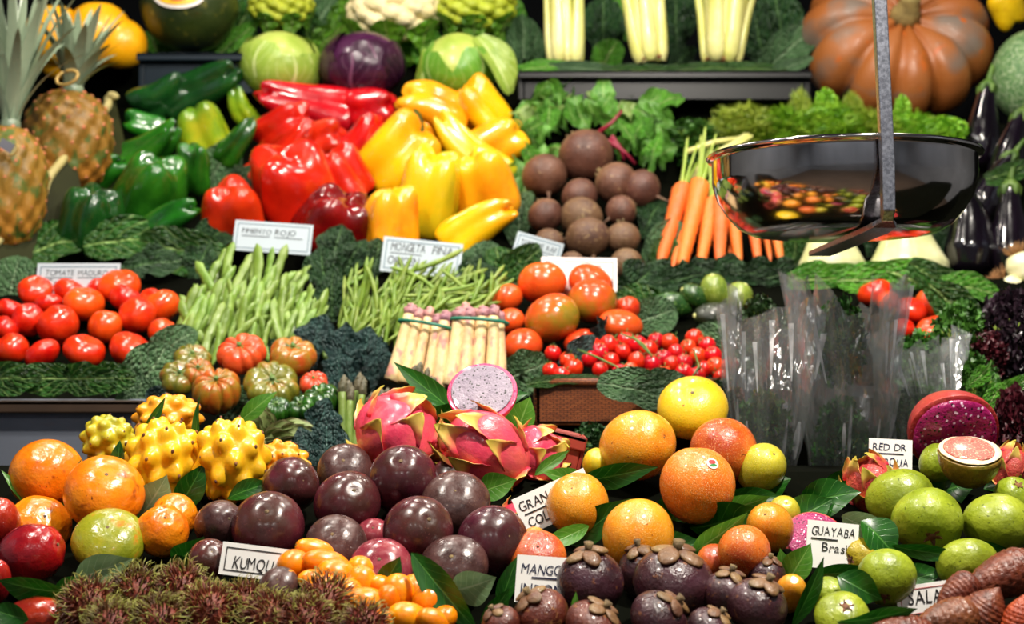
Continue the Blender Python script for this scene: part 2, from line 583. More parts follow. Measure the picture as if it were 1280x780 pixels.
skin('zucchini', ['12300f', '1f4416', '2c5820'], 2, .3, .2, 8, spk=[('7a9a4a', 9, .62, .06)], var=.1, coat=.3)
skin('zucchini_light', ['5c7424', '74882e', '88983c'], 2, .3, .2, 8, spk=[('a8b868', 9, .62, .06)], var=.05, coat=.3)
skin('avocado', ['0c1408', '161e0c', '20260f'], 2, .3, .4, 12, var=.05, coat=.3)
skin('onion_white', ['d8d49a', 'e4deb0', 'ece8c4'], 1, .3, .1, 8, axis=[('c4cc7c', .3, 1.0)], var=.03, coat=.3)
skin('root_hair', ['8a5c34', 'a87a4a', '7f5430'], 3, .8, var=.1)
skin('pumpkin', ['96521f', '9c5c2c', '7c5c46'], 1.6, .45, .3, 8, spk=[('78685c', 1.6, .5, .14), ('b0581a', 5, .64, .08)], var=0, coat=.05)
skin('pumpkin_stem', ['8a7a44', 'a8965c', '6a5a34'], 3, .7, .6, 10, var=0)
skin('melon_green', ['1c2a0e', '2c3814', '3a4218'], 1.2, .35, .2, 8, spk=[('5a5a20', 4, .6, .1)], var=0, coat=.2)
skin('melon_net', ['3f6a34', '5c8450', '7f9c68'], 9, .5, .6, 16, spk=[('a8b894', 16, .55, .08)], var=0)
skin('melon_yellow', ['e8980a', 'f0a80e', 'f4b418'], 1.0, .35, .1, 8, var=.05, coat=.2, sss=.05)
skin('squash_yellow', ['e0b408', 'e8c010', 'd8a808'], 2, .4, .3, 8, var=0)
skin('pine_body', ['6a5014', '8a6420', '5a5a1a'], 3, .5, .3, 12, spk=[('4a5a1c', 3, .55, .1)], axis=[('b8762a', -.1, -.9)], var=.08)
skin('pine_eye', ['a85a34', 'c07448', '7a4a28'], 4, .6, .3, 12, var=.15)
skin('pine_leaf', ['3c5a4a', '54705c', '6c8670'], 1.6, .4, .15, 8, axis=[('8a9a80', .5, 1.3)], var=.15, coat=.1)
skin('cabbage_core', ['8ca23c', 'a4b450', 'b4c064'], 1.2, .38, .2, 6, var=0, coat=.1)
skin('cauliflower', ['d8c488', 'e2d2a0', 'e8dab0'], 4, .6, .5, 22, var=0, sss=.05)
skin('romanesco', ['92a01c', 'a8b42a', 'b6be34'], 4, .5, .5, 22, var=.05, sss=.04)
skin('herb_green', ['1f4a12', '34681c', '4c8428'], 3, .45, 0, var=.15)
skin('herb_dark', ['10280c', '1a3a12', '284c1a'], 3, .45, 0, var=.15)
skin('herb_bright', ['4c8c14', '78b020', 'a0c838'], 3, .45, 0, var=.15)
skin('herb_yellow', ['6c8a20', '8ca030', 'a4b040'], 3, .45, 0, var=.12)
skin('lollo_red', ['2c0a10', '460f1a', '5c1a24'], 3, .4, .3, 10, var=.15, coat=.15)
skin('oak_purple', ['160c14', '241420', '3a2430'], 3, .4, .3, 10, var=.15, coat=.2)
skin('spine_plain', ['6a2a16', '7f3a1c', '8a4a24'], 3, .5, axis=[('7f8a30', .9, 1.6)], var=.15)

leafmat('kale', '112b15', '254c24', '60874e', .5, .14, 8, 7, 6, .12, edge='2c4f2a')
leafmat('kale_blue', '183033', '2b4e49', '4c736b', .5, .14, 8, 7, 6, .1)
leafmat('savoy', '1d4112', '356d22', 'a8cc75', .45, .12, 6, 6, 5, .2)
leafmat('savoy_bright', '3f8822', '6db935', 'e0f8a1', .4, .1, 7, 6, 5, .25)
leafmat('savoy_dusty', '355a35', '5a8152', '9ab98d', .5, .12, 7, 8, 5, .15)
leafmat('laurel_leaf', '12400c', '1f5c12', '4c8434', .32, .06, 7, 0, 3.5, .2, bumpk=.25)
leafmat('laurel_light', '3f7a20', '5c982f', '8ab85c', .36, .06, 7, 0, 3.5, .35, bumpk=.25)
leafmat('laurel_pale', '6a8c5c', '84a274', 'a4bc94', .45, .07, 7, 0, 3.5, .2, bumpk=.3)
leafmat('beet_leaf', '3a7020', '62a034', 'a8c478', .4, .12, 6, 4, 5, .25)
leafmat('beet_leaf_light', '6a8c3c', '90aa5c', 'b4c484', .4, .12, 6, 4, 5, .25)
leafmat('lettuce', '4c8a18', '74ac2c', 'b8d070', .4, .1, 6, 5, 5, .3)
leafmat('cabbage_leaf', '7a9830', '98ae48', 'c8d490', .36, .06, 6, 3, 6, .15, bumpk=.3)
leafmat('cabbage_leaf_green', '4c8420', '6ca030', 'b4cc80', .36, .06, 6, 3, 6, .15, bumpk=.3)
leafmat('red_cabbage_leaf', '240c20', '3a1430', '6f4460', .3, .05, 6, 3, 6, .05, bumpk=.3)
leafmat('artichoke_bract', '66783e', '84925a', '94a06c', .5, .04, 3, 0, 3, .1, edge='6a5c44')

plain('steel_dark', '6c7280', .45, .55, h2='8c92a0', scale=3)
plain('steel_brown', '55402f', .5, .3, h2='3a2c22', scale=4)
plain('shelf_black', '08090b', .35, .0, h2='101114', scale=4, spec=.3)
plain('stand_dark', '060704', .9, .0, h2='0a0c07', scale=4, spec=.02)
plain('tray_blue', '06141e', .45, h2='0a1c28', scale=3, spec=.2)
plain('wall_dark', '060708', .9, h2='0c0d10', scale=2, spec=.05)
plain('wall_hall', '8a9098', .8, h2='a4aab2', scale=1.5)
plain('floor_grey', '5a4a3c', .6, h2='6a5848', scale=3)
plain('card_white', 'f4f2ee', .6, noise_amt=.05)
plain('card_blue', 'a8b4bc', .6, noise_amt=.05)
plain('ink_black', '121214', .6)
plain('ink_blue', '1c2140', .6)
plain('ink_red', 'a83030', .6)
plain('border_blue', '3c5666', .6)
plain('palm_rim', 'a89a5c', .6, h2='c8bc80', scale=8, bump=.3)
plain('palm_side', '141604', .7, h2='2a2c0c', scale=3, bump=.2, spec=.2)
plain('tag_silver', '8a8a94', .3, .6)
plain('tie_gold', 'a88a4c', .4, .3)
plain('sticker_white', 'dcd4cc', .4)
plain('sticker_yellow', 'd8a818', .4)
plain('sticker_red', 'b83030', .4)
plain('sticker_green', '2c7a3c', .4)
plain('box_red', '8a2a20', .5, h2='a03a2c')

s = NT('pan_steel')
co = s.coords()
s.l(s.ramp(s.noise(co, 9, 4), [(.3, lin('c4bcb8')), (.7, lin('dcd6d2'))]), s.b.inputs['Base Color'])
s.b.inputs['Metallic'].default_value = 1
s.l(s.maprange(s.noise(co, 12, 4), .3, .7, .07, .16), s.b.inputs['Roughness'])
s = NT('strap_steel')
co = s.coords()
s.l(s.ramp(s.noise(co, 320, 2), [(.35, lin('84868f')), (.65, lin('b4b6c0'))]), s.b.inputs['Base Color'])
s.b.inputs['Metallic'].default_value = .9
s.b.inputs['Roughness'].default_value = .3
bp = s.n('ShaderNodeBump'); bp.inputs['Strength'].default_value = .3; bp.inputs['Distance'].default_value = .0006
s.l(s.noise(co, 190, 2), bp.inputs['Height']); s.l(bp.outputs[0], s.b.inputs['Normal'])

# clear wrapping film: thin, mostly see-through, sharp reflections
s = NT('clear_film')
out = s.t.nodes['Material Output']
tr, gl, lw, mx = s.n('ShaderNodeBsdfTransparent'), s.n('ShaderNodeBsdfGlossy'), s.n('ShaderNodeLayerWeight'), s.n('ShaderNodeMixShader')
tr.inputs[0].default_value = (.97, .98, .985, 1)
gl.inputs['Roughness'].default_value = .16
lw.inputs[0].default_value = .5
df = s.n('ShaderNodeBsdfTranslucent'); df.inputs[0].default_value = (.9, .93, .95, 1)
d2 = s.n('ShaderNodeBsdfDiffuse'); d2.inputs[0].default_value = (.9, .93, .95, 1)
hz, h2 = s.n('ShaderNodeMixShader'), s.n('ShaderNodeMixShader')
h2.inputs[0].default_value = .5
s.l(df.outputs[0], h2.inputs[1]); s.l(d2.outputs[0], h2.inputs[2])
hz.inputs[0].default_value = .17
s.l(tr.outputs[0], hz.inputs[1]); s.l(h2.outputs[0], hz.inputs[2])
s.l(s.math('ADD', s.math('MULTIPLY', s.math('POWER', lw.outputs['Facing'], 2.2), .6), .15), mx.inputs[0])
tcf, mpf, bpf = s.n('ShaderNodeTexCoord'), s.n('ShaderNodeMapping'), s.n('ShaderNodeBump')
mpf.inputs['Scale'].default_value = (75, 75, 16)
s.l(tcf.outputs['Object'], mpf.inputs[0])
bpf.inputs['Strength'].default_value = .8
bpf.inputs['Distance'].default_value = .006
s.l(s.noise(mpf.outputs[0], 1.0, 2, .5, .6), bpf.inputs['Height'])
s.l(bpf.outputs[0], gl.inputs['Normal'])
s.l(hz.outputs[0], mx.inputs[1]); s.l(gl.outputs[0], mx.inputs[2]); s.l(mx.outputs[0], out.inputs[0])

s = NT('film_fold_glint')  # doubled film at the folds, whitened so its colour carries the glint streaks
out = s.t.nodes['Material Output']
tr, mx = s.n('ShaderNodeBsdfTransparent'), s.n('ShaderNodeMixShader')
s.b.inputs['Base Color'].default_value = (.85, .88, .92, 1)
s.b.inputs['Roughness'].default_value = .25
s.l(s.maprange(s.noise(s.coords(), 40, 3), .35, .65, .25, .8), mx.inputs[0])
s.l(tr.outputs[0], mx.inputs[1]); s.l(s.b.outputs[0], mx.inputs[2]); s.l(mx.outputs[0], out.inputs[0])

# wicker
s = NT('wicker')
tc = s.n('ShaderNodeTexCoord')
wv = s.n('ShaderNodeTexBrick')
wv.inputs['Scale'].default_value = 60
wv.inputs['Color1'].default_value = lin('7a3c16'); wv.inputs['Color2'].default_value = lin('8f4c20'); wv.inputs['Mortar'].default_value = lin('2c1206')
wv.inputs['Mortar Size'].default_value = .03; wv.inputs['Brick Width'].default_value = .55; wv.inputs['Row Height'].default_value = .17
mp = s.n('ShaderNodeCombineXYZ'); sx = s.n('ShaderNodeSeparateXYZ')
s.l(tc.outputs['Object'], sx.inputs[0]); s.l(s.math('ADD', sx.outputs[0], sx.outputs[1]), mp.inputs[0]); s.l(sx.outputs[2], mp.inputs[1])
s.l(mp.outputs[0], wv.inputs['Vector']); s.l(wv.outputs[0], s.b.inputs['Base Color'])
bp = s.n('ShaderNodeBump'); bp.inputs['Strength'].default_value = .8; bp.inputs['Distance'].default_value = .003; bp.invert = True
s.l(wv.outputs[1], bp.inputs['Height']); s.l(bp.outputs[0], s.b.inputs['Normal']); s.b.inputs['Roughness'].default_value = .5


def seedflesh(name, base, base2, seed, scale, thr, seed2=None, rough=.3):
    s = NT(name)
    co = s.coords()
    c = s.ramp(s.noise(co, 3, 5), [(.3, lin(base)), (.7, lin(base2))])
    vo = s.n('ShaderNodeTexVoronoi'); vo.inputs['Scale'].default_value = scale
    s.l(co, vo.inputs['Vector'])
    g = s.maprange(vo.outputs['Distance'], thr, thr + .06, 1, 0)
    c = s.mix(g, c, lin(seed))
    if seed2:
        v2 = s.n('ShaderNodeTexVoronoi'); v2.inputs['Scale'].default_value = scale * .8
        s.l(co, v2.inputs['Vector'])
        c = s.mix(s.maprange(v2.outputs['Distance'], thr * .9, thr * .9 + .06, 1, 0), c, lin(seed2))
    s.l(c, s.b.inputs['Base Color'])
    s.b.inputs['Roughness'].default_value = rough
    s.b.inputs['Coat Weight'].default_value = .5
    bp = s.n('ShaderNodeBump'); bp.inputs['Strength'].default_value = .5; bp.inputs['Distance'].default_value = .003
    s.l(s.noise(co, 14, 3), bp.inputs['Height']); s.l(bp.outputs[0], s.b.inputs['Normal'])


seedflesh('pitahaya_white_flesh', '76687a', '988a9a', '0c080c', 8.5, .20)
seedflesh('pitahaya_red_flesh', '8a0c50', 'b0206a', '1c0410', 9, .2, 'f0c8e0')


# ------------------------------------------------------------------ produce
def kind(name, *variants):
    KINDS[name] = list(variants)


def one(mesh_name, vf, mat, **k):
    return [(mesh_name, mk(mesh_name, vf[0], vf[1], mat, **k), [])]


def g(x, w): return np.exp(-(x / w) ** 2)


def round_fruit(seed, obl=1.0, dim=.12, dw=.35, dim2=.05, lobes=0, la=.0, wa=.03, wf=2.0, pear=0., nu=36, nv=24, wr=0.):
    rg = np.random.RandomState(seed)
    p0 = rg.uniform(0, 6.28)

    def f(PH, THH):
        p = sph(PH, THH)
        r = 1 + wa * wob(p, wf, seed)
        if wr:
            r = r - wr * np.abs(wob(p * np.array([1, 1, 1.4]), 6, seed + 3)) * np.clip(wob(p, 1.5, seed + 4), 0, 2)
        if lobes:
            r = r + la * np.cos(lobes * PH + p0) * np.sin(THH) ** .5
        if pear:
            r = r * (1 - pear * np.clip(np.cos(THH), 0, 1) ** 1.5)
        p = p * r[..., None]
        p[..., 2] = p[..., 2] * obl - dim * g(THH, dw) + dim2 * g(np.pi - THH, dw)
        return p
    return revolve(f, nu, nv)


kind('tomato', *[one('tomato', round_fruit(i, .92, .16, .4, .03, 5, .02, .03), 'tomato_red') for i in range(5)])
kind('green_tomato', *[one('green_tomato', round_fruit(20 + i, .96, .1, .3, .04, 0, 0, .025), 'tomato_turning') for i in range(4)])


def star(z, r, n=5, seed=0, up=.3, w=.28):
    """pointed sepals around the stem end"""
    b = MB()
    rg = random.Random(seed)
    for k in range(n):
        a = 2 * math.pi * k / n + rg.uniform(-.2, .2)
        L = r * rg.uniform(.8, 1.1)
        c, s_ = math.cos(a), math.sin(a)
        V, Fq = [], []
        for j, (t, ww) in enumerate(((0, .6), (.35, 1), (.7, .6), (1, .08))):
            for u in (-1, 0, 1):
                rad, y = t * L, u * ww * w * r
                V.append((c * rad - s_ * y, s_ * rad + c * y, z + up * t * t * r - .1 * r * abs(u) + .04))
        for j in range(3):
            for u in range(2):
                q = j * 3 + u
                Fq.append((q, q + 1, q + 4, q + 3))
        b.add((V, Fq))
    return b


def cherry(seed):
    b = star(.86, .55, 5, seed, .25, .2)
    b.add(tube([(0, 0, .85), (0.03, .02, 1.15), (.1, .05, 1.4)], [.07, .06, .05], 6))
    return [('fruit', mk('fruit', *round_fruit(seed, 1, .1, .3, .02, nu=22, nv=14, wa=.02), 'cherry_red'), []),
            ('calyx', b.mesh('calyx', 'calyx_green'), [])]


kind('cherry_tomato', *[cherry(40 + i) for i in range(4)])


def ribbed(seed, n=9, obl=.78, depth=.2):
    rg = np.random.RandomState(seed)
    off = rg.uniform(-.25, .25, n)
    am = rg.uniform(.6, 1.3, n)

    def f(PH, THH):
        p = sph(PH, THH)
        x = PH / (2 * np.pi) * n
        warp = np.sin(PH * 2 + seed) * .25 + np.sin(PH * 3 + seed * 2) * .15
        u = np.abs(((x + warp) % 1) - .5) * 2      # 1 at groove
        a = np.interp(PH, np.linspace(0, 2 * np.pi, n + 1), np.append(am, am[0]))
        r = 1 - depth * a * u ** 3 * (.25 + .75 * np.cos(THH * .55) ** 1.0) + .05 * wob(p, 2, seed)
        p = p * r[..., None]
        p[..., 2] = p[..., 2] * obl - .32 * g(THH, .55) + .1 * g(np.pi - THH, .5)
        return p
    return revolve(f, n * 8, 26)


def beef(seed, n):
    b = star(.40, .34, 6, seed, .2, .25)
    b.add(tube([(0, 0, .36), (.02, 0, .56)], [.08, .1], 7))
    return [('fruit', mk('fruit', *ribbed(seed, n), 'beef_orange'), []), ('calyx', b.mesh('calyx', 'calyx_green'), [])]


kind('ribbed_tomato', *[beef(60 + i, n) for i, n in enumerate((9, 7, 10, 8))])


def pepper(seed, lobes=3, taper=.7, bend=0., pinch=.12, top=.25, nu=48, nv=30, wave=.06):
    rg = np.random.RandomState(seed)
    ph0 = rg.uniform(0, 6.28)

    def f(PH, THH):
        c, s_ = np.cos(THH), np.sin(THH)
        z = np.sign(c) * np.abs(c) ** .72
        r = np.abs(s_) ** .55
        tp = taper + (1 - taper) * (z * .5 + .5) ** .8
        lob = np.cos(lobes * PH + ph0)
        r = r * tp * (1 + pinch * lob * (.55 + .45 * np.abs(z)) - pinch * .5 * np.abs(np.sin(lobes * .5 * PH + ph0 * .5)) ** 6 * 0)
        gro = np.abs(np.sin((lobes * PH + ph0) / 2)) ** 8
        r = r * (1 - .14 * gro * (.4 + .6 * g(z - .7, .8)))
        x, y = r * np.cos(PH), r * np.sin(PH)
        z = z - .10 * lob * 0 + .10 * lob * (z < 0) * -np.clip(-z, 0, 1) + .28 * g(np.pi - THH, .55) * .6
        z = z - top * g(THH, .6)
        p = np.stack([x, y, z], -1)
        p = p * (1 + wave * 1.35 * wob(p, 2.2, seed) + .035 * wob(p, 5, seed + 1))[..., None]
        p[..., 0] += bend * (p[..., 2] ** 2 - .3)
        return p
    b = MB()
    x0 = bend * (.6 ** 2 - .3)
    b.add(tube([(x0, 0, .62), (x0, 0, .74), (x0 + .02, .01, .80), (x0 + .05, .03, .95), (x0 + .12, .05, 1.05)], [.30, .25, .11, .09, .12], 9))
    return [('flesh', mk('flesh', *revolve(f, nu, nv), 'pepper_red'), []), ('stem', b.mesh('stem', 'stem_green'), [])]


kind('bell_pepper', pepper(1, 3, .75), pepper(2, 4, .85, .05), pepper(3, 3, .6, .25), pepper(4, 4, .7, -.2, wave=.08), pepper(5, 3, .8, .1, .16, wave=.09))
kind('long_pepper', pepper(6, 3, .38, .35, .12, wave=.07), pepper(7, 3, .45, -.3, .14, wave=.09), pepper(8, 3, .5, .5, .1, wave=.06))


def hollow_end(seed):
    p = pepper(seed, 4, .9, .05)
    return p


def fruit_with_scar(nm, seed, mat, obl=1., wr=0., wa=.025, pear=0., scar='stem_dry', sr=.09, dim=.06, wf=2., star_r=0):
    b = MB()
    if star_r:
        b = star(obl - dim + .0, star_r, 5, seed, .45, .3)
    b.add(blob((0, 0, obl * (1 - pear * .9) - dim * 1.0), (sr, sr, sr * .45), seed, .1))
    return [('fruit', mk('fruit', *round_fruit(seed, obl, dim, .22, .02, wa=wa, wr=wr, pear=pear, nu=44, nv=28, wf=wf), mat), []),
            ('stem_scar', b.mesh('stem_scar', scar), [])]


kind('passion_fruit', *[fruit_with_scar('p', 80 + i, 'passion', 1.0, wr, .03, scar='stem_dry', sr=.06) for i, wr in enumerate((0, .0, .05, .03, .06, 0))])
kind('granadilla', *[fruit_with_scar('g', 100 + i, 'granadilla', 1.0, 0, .025, pear=.03, sr=.05) for i in range(4)])
kind('maracuja', *[fruit_with_scar('m', 120 + i, 'orange_maracuja', 1.0, wr, .02, sr=.05, scar='stem_dry') for i, wr in enumerate((.0, .045, .04))])
kind('tamarillo', *[fruit_with_scar('t', 130 + i, 'tamarillo', 1.0, wr, .02, pear=.08, sr=.05) for i, wr in enumerate((.06, 0, .03))])
kind('kumquat', *[fruit_with_scar('k', 140 + i, 'kumquat', 1.0, 0, .02, sr=.09, scar='calyx_green', dim=.05) for i in range(3)])
kind('guava', *[fruit_with_scar('gu', 150 + i, 'guava', 1.0, .02, .035, pear=-.04, sr=.13, star_r=.27, dim=.08, wf=3.2, scar='thorn_brown') for i in range(4)])
kind('melon', *[fruit_with_scar('me', 160 + i, 'melon_green', 1.0, 0, .01, sr=.06) for i in range(2)])
kind('zucchini', *[fruit_with_scar('z', 165 + i, 'zucchini', 1.0, 0, .03, sr=.2, scar='stem_pale') for i in range(2)])


def mango(seed):
    rg = random.Random(seed)
    body = mk('fruit', *round_fruit(seed, .95, .1, .4, .03, wa=.025, nu=36, nv=24), 'mangosteen')
    parts = [('fruit', body, [])]
    for k in range(4):
        a = k * math.pi / 2 + rg.uniform(-.2, .2)
        m = Matrix.Rotation(a, 3, 'Z') @ Matrix.Rotation(.32, 3, 'Y')
        c = Vector((.36 * math.cos(a), .36 * math.sin(a), .90 + rg.uniform(-.02, .06)))
        v = blob(c, (.34, .27, .10), seed + k, .12, 14, 8, m)
        parts.append(('sepal', mk('sepal', *v, 'sepal_brown'), []))
    parts.append(('stem', mk('stem', *tube([(0, 0, .85), (.02, .01, 1.08), (.05, .02, 1.28)], [.13, .11, .15], 8), 'stem_dry'), []))
    return parts


kind('mangosteen', *[mango(170 + i) for i in range(4)])


def rambutan(seed):
    rg = np.random.RandomState(seed)
    b = MB()
    n = 430
    for k in range(n):
        z = 1 - 2 * (k + .5) / n
        a = k * 2.39996 + rg.uniform(-.2, .2)
        r = math.sqrt(1 - z * z)
        d = Vector((r * math.cos(a), r * math.sin(a), z))
        t = Vector(rg.normal(size=3)); t = (t - d * t.dot(d)).normalized()
        L = rg.uniform(.5, .9)
        p0 = d * .72
        b.add(tube([p0, p0 + d * L * .4 + t * .03, p0 + d * L * .75 + t * .14, p0 + d * L * .9 + t * .34], [.046, .032, .02, .005], 4, cap=False))
    return [('fruit', mk('fruit', round_fruit(seed, 1, .03, wa=.03, nu=20, nv=14)[0] * .86, round_fruit(seed, 1, .03, wa=.03, nu=20, nv=14)[1], 'rambutan_skin'), []),
            ('spines', b.mesh('spines', 'spine_plain'), [])]


for i_, h in enumerate((('4e1a0e', '6c2c16'), ('44280e', '5e3a16'), ('5c2414', '78351c'))):
    s = NT('spine_%s' % ('red brown pink'.split()[i_]))
    co = s.coords()
    ln = s.n('ShaderNodeVectorMath', operation='LENGTH')
    s.l(s.tc.outputs['Object'], ln.inputs[0])
    c = s.ramp(s.noise(co, 3, 3), [(.3, lin(h[0])), (.7, lin(h[1]))])
    c = s.mix(s.maprange(s.math('ADD', ln.outputs['Value'], s.math('MULTIPLY', s.math('SUBTRACT', s.noise(co, 2, 2), .5), .9)), 1.12, 1.5), c, lin('a0a448'))
    s.l(c, s.b.inputs['Base Color']); s.b.inputs['Roughness'].default_value = .5
kind('rambutan', *[rambutan(180 + i) for i in range(2)])


def salak(seed):
    def f(PH, THH):
        p = sph(PH, THH)
        t = THH / np.pi
        r = (np.sin(np.pi * t ** 1.45) ** .75)
        rows_, cols = 17, 15
        j = t * rows_
        off = np.floor(j) * .5
        fr = j - np.floor(j)
        u = np.abs(((PH / (2 * np.pi) * cols + off) % 1) - .5) * 2
        sc = np.clip(fr * 1.1 - .55 * u ** 2, 0, 1)
        r = r * (1 + .075 * sc) + .01 * wob(p, 3, seed)
        return np.stack([r * np.cos(PH), r * np.sin(PH), np.cos(THH) * 1.0 + .15 * g(THH, .3) + 0 * PH], -1)
    return one('salak', revolve(f, 90, 68), 'salak')


kind('salak', salak(1), salak(2))


def fib(n):
    k = np.arange(n) + .5
    th = np.arccos(1 - 2 * k / n)
    ph = (k * 2.39996) % (2 * np.pi)
    return th, ph


def pitahaya(seed, n=52):
    th0, ph0 = fib(n)
    C = np.stack([np.sin(th0) * np.cos(ph0), np.sin(th0) * np.sin(ph0), np.cos(th0)], -1)

    def f(PH, THH):
        p = sph(PH, THH)
        d = p[..., None, :] - C
        ang = np.sqrt((d ** 2).sum(-1))
        m = ang.min(-1)
        up = np.clip(np.cos(THH), -1, 1)
        kn = np.exp(-(m / .22) ** 2.8)
        r = .85 + .22 * kn * (1 - .3 * np.clip(up, 0, 1)) + .02 * wob(p, 2, seed)
        r = r * (1 - .16 * np.clip(up, 0, 1) ** 2)
        q = p * r[..., None]
        q[..., 2] = q[..., 2] * 1.02 - .1 * g(THH, .25)
        return q
    b = MB()
    for c in C:
        if c[2] < -.75:
            continue
        r = (.84 + .22 * (1 - .3 * max(0, c[2]))) * (1 - .16 * max(0, c[2]) ** 2)
        b.add(blob(np.array(c) * r * np.array([1, 1, 1.02]), (.045, .045, .045), 1, .2, 6, 5))
    return [('fruit', mk('fruit', *revolve(f, 96, 64), 'yellow_pitahaya'), []), ('thorn_scars', b.mesh('thorn_scars', 'thorn_brown'), [])]


kind('yellow_pitahaya', pitahaya(1, 38), pitahaya(2, 34))


def flap_mesh(seed):
    v, f_, uv = leaf_vf(lambda t: max(.04, (1 - t) ** .6 * (1.0 + .1 * math.cos(t * 3))), 6, 9, .5, .28, .05, 5, 0, seed, back=-.25)
    # thickness
    v = np.array(v)
    n = len(v)
    back = v + np.array([0, .10, 0]) * (1 - np.array(uv)[:, 1:2])
    ff = list(f_) + [tuple(i + n for i in reversed(q)) for q in f_]
    nx, nz = 7, 10
    ring = [i for i in range(nx)] + [j * nx + nx - 1 for j in range(1, nz)] + [(nz - 1) * nx + i for i in range(nx - 2, -1, -1)] + [j * nx for j in range(nz - 2, 0, -1)]
    for a, b in zip(ring, ring[1:] + ring[:1]):
        ff.append((b, a, a + n, b + n))
    return np.vstack([v, back]), ff, list(uv) * 2


def dragon(seed, n=15, half=False):
    body = mk('fruit', *round_fruit(seed, 1, .05, wa=.06, wf=4.2, nu=40, nv=28), 'dragon_pink')
    th0, ph0 = fib(n)
    parts = [('fruit', body, [])]
    base, bf, buv = flap_mesh(seed)
    for k in range(n):
        if half and th0[k] < .9:
            continue
        d = Vector((math.sin(th0[k]) * math.cos(ph0[k]), math.sin(th0[k]) * math.sin(ph0[k]), math.cos(th0[k])))
        up = Vector((0, 0, 1)) - d * d.z
        if up.length < .1:
            up = Vector((1, 0, 0))
        up.normalize()
        # flap lies along the surface towards +Z, lifting outward at its tip
        zax = (up * .95 + d * .26).normalized()
        yax = -(d - zax * d.dot(zax)).normalized()
        xax = yax.cross(zax)
        M3 = np.array([[xax[i], yax[i], zax[i]] for i in range(3)])
        sc = .40
        v = (base * sc) @ M3.T + np.array(d * .93 + zax * sc * .85)
        parts.append(('scale', None, [], (v, bf, buv)))
    out = []
    for p in parts:
        if len(p) == 4:
            me = mk('scale', p[3][0], p[3][1], None, True, p[3][2])
            me.materials.append(MATS['dragon_flap'])
            out.append(('scale', me, []))
        else:
            out.append(p)
    return out


s = NT('dragon_flap')
co = s.coords()
uvx = s.n('ShaderNodeSeparateXYZ'); s.l(s.tc.outputs['UV'], uvx.inputs[0])
tv = s.math('ADD', uvx.outputs[1], s.math('MULTIPLY', s.math('SUBTRACT', s.noise(co, 3, 3), .5), .5))
s.l(s.ramp(tv, [(.1, lin('d23a54')), (.35, lin('dc7a58')), (.55, lin('e0bc60')), (.95, lin('b4a83c'))]), s.b.inputs['Base Color'])
s.b.inputs['Roughness'].default_value = .35
kind('dragon_fruit', dragon(1), dragon(2, 17))


def half_fruit(seed, flesh, skinm, rimw=.06, flaps=True, bulge=.05):
    """cut fruit: cut face towards +Z"""
    def f(PH, THH):
        p = sph(PH, THH) * (1 + .03 * wob(sph(PH, THH), 2.5, seed))[..., None]
        p[..., 2] = np.where(p[..., 2] > 0, p[..., 2] * .06, p[..., 2] * .85)
        return p
    def ff(PH, THH):
        p = sph(PH, THH) * (1 + .03 * wob(sph(PH, THH) * np.array([1, 1, 0]), 2.5, seed))[..., None]
        p[..., 2] = p[..., 2] * bulge + .07 + .012 * wob(p, 8, seed)
        return p * np.array([1 - rimw, 1 - rimw, 1])
    parts = [('skin', mk('skin', *revolve(f, 44, 28), skinm), []), ('flesh', mk('flesh', *revolve(ff, 44, 28), flesh), [])]
    return parts


kind('cut_dragon_fruit', half_fruit(5, 'pitahaya_white_flesh', 'dragon_rim', .12))
kind('cut_red_pitahaya', half_fruit(6, 'pitahaya_red_flesh', 'dragon_red', .08, bulge=.12))
gf = half_fruit(7, 'guava_rind', 'fig_skin', .03)
gf[1][2].append(('pulp', mk('pulp', *blob((0, 0, .10), (.80, .80, .06), 3, .05, 28, 10), 'guava_flesh'), []))
kind('cut_guava', gf)


def beetroot(seed):
    b = MB()
    rg = random.Random(seed)
    b.add(tube([(0, 0, -.85), (.03, 0, -1.1), (.1, .04, -1.5), (.2, .02, -1.9)], [.16, .08, .04, .012], 7))
    t = MB()
    for k in range(5):
        a = k * 1.26
        t.add(tube([(.1 * math.cos(a), .1 * math.sin(a), .8), (.16 * math.cos(a), .16 * math.sin(a), 1.0), (.2 * math.cos(a), .2 * math.sin(a), 1.05 + rg.uniform(.0, .12))], [.07, .055, .045], 6))
    return [('root', mk('root', *round_fruit(seed, .95, -.02, .3, -.08, wa=.04, nu=32, nv=22), 'beet'), []), ('root_tail', b.mesh('root_tail', 'beet_brown'), []), ('leaf_stubs', t.mesh('leaf_stubs', 'stem_dry'), [])]


kind('beetroot', *[beetroot(200 + i) for i in range(4)])


def carrot(seed):
    rg = np.random.RandomState(seed)
    n = 30
    pts, rad = [], []
    bx, by = rg.uniform(-.5, .5), rg.uniform(-.25, .25)
    for i in range(n + 1):
        t = i / n
        z = 1 - 2 * t
        r = (1 - .52 * t) * min(1, (t / .05 + .25)) ** .5
        if t > .86:
            r *= max(.1, 1 - ((t - .86) / .14) ** 1.4 * .92)
        r *= 1 + .035 * math.sin(t * 60 + seed) + .02 * math.sin(t * 133)
        pts.append((bx * (t - .5) ** 2, by * (t - .5) ** 2, z)); rad.append(max(.02, r))
    v, f_ = tube(pts, rad, 18)
    st = MB()
    for k in range(5):
        a = k * 1.3 + seed
        st.add(tube([(.25 * math.cos(a), .25 * math.sin(a), .97), (.35 * math.cos(a), .3 * math.sin(a), 1.15), (.8 * math.cos(a), .5 * math.sin(a), 1.6), (1.4 * math.cos(a), .8 * math.sin(a), 2.0)], [.2, .15, .12, .08], 6))
    return [('root', mk('root', v, f_, 'carrot'), []), ('stalks', st.mesh('stalks', 'fennel_stalk'), [])]


kind('carrot', *[carrot(i) for i in range(4)])


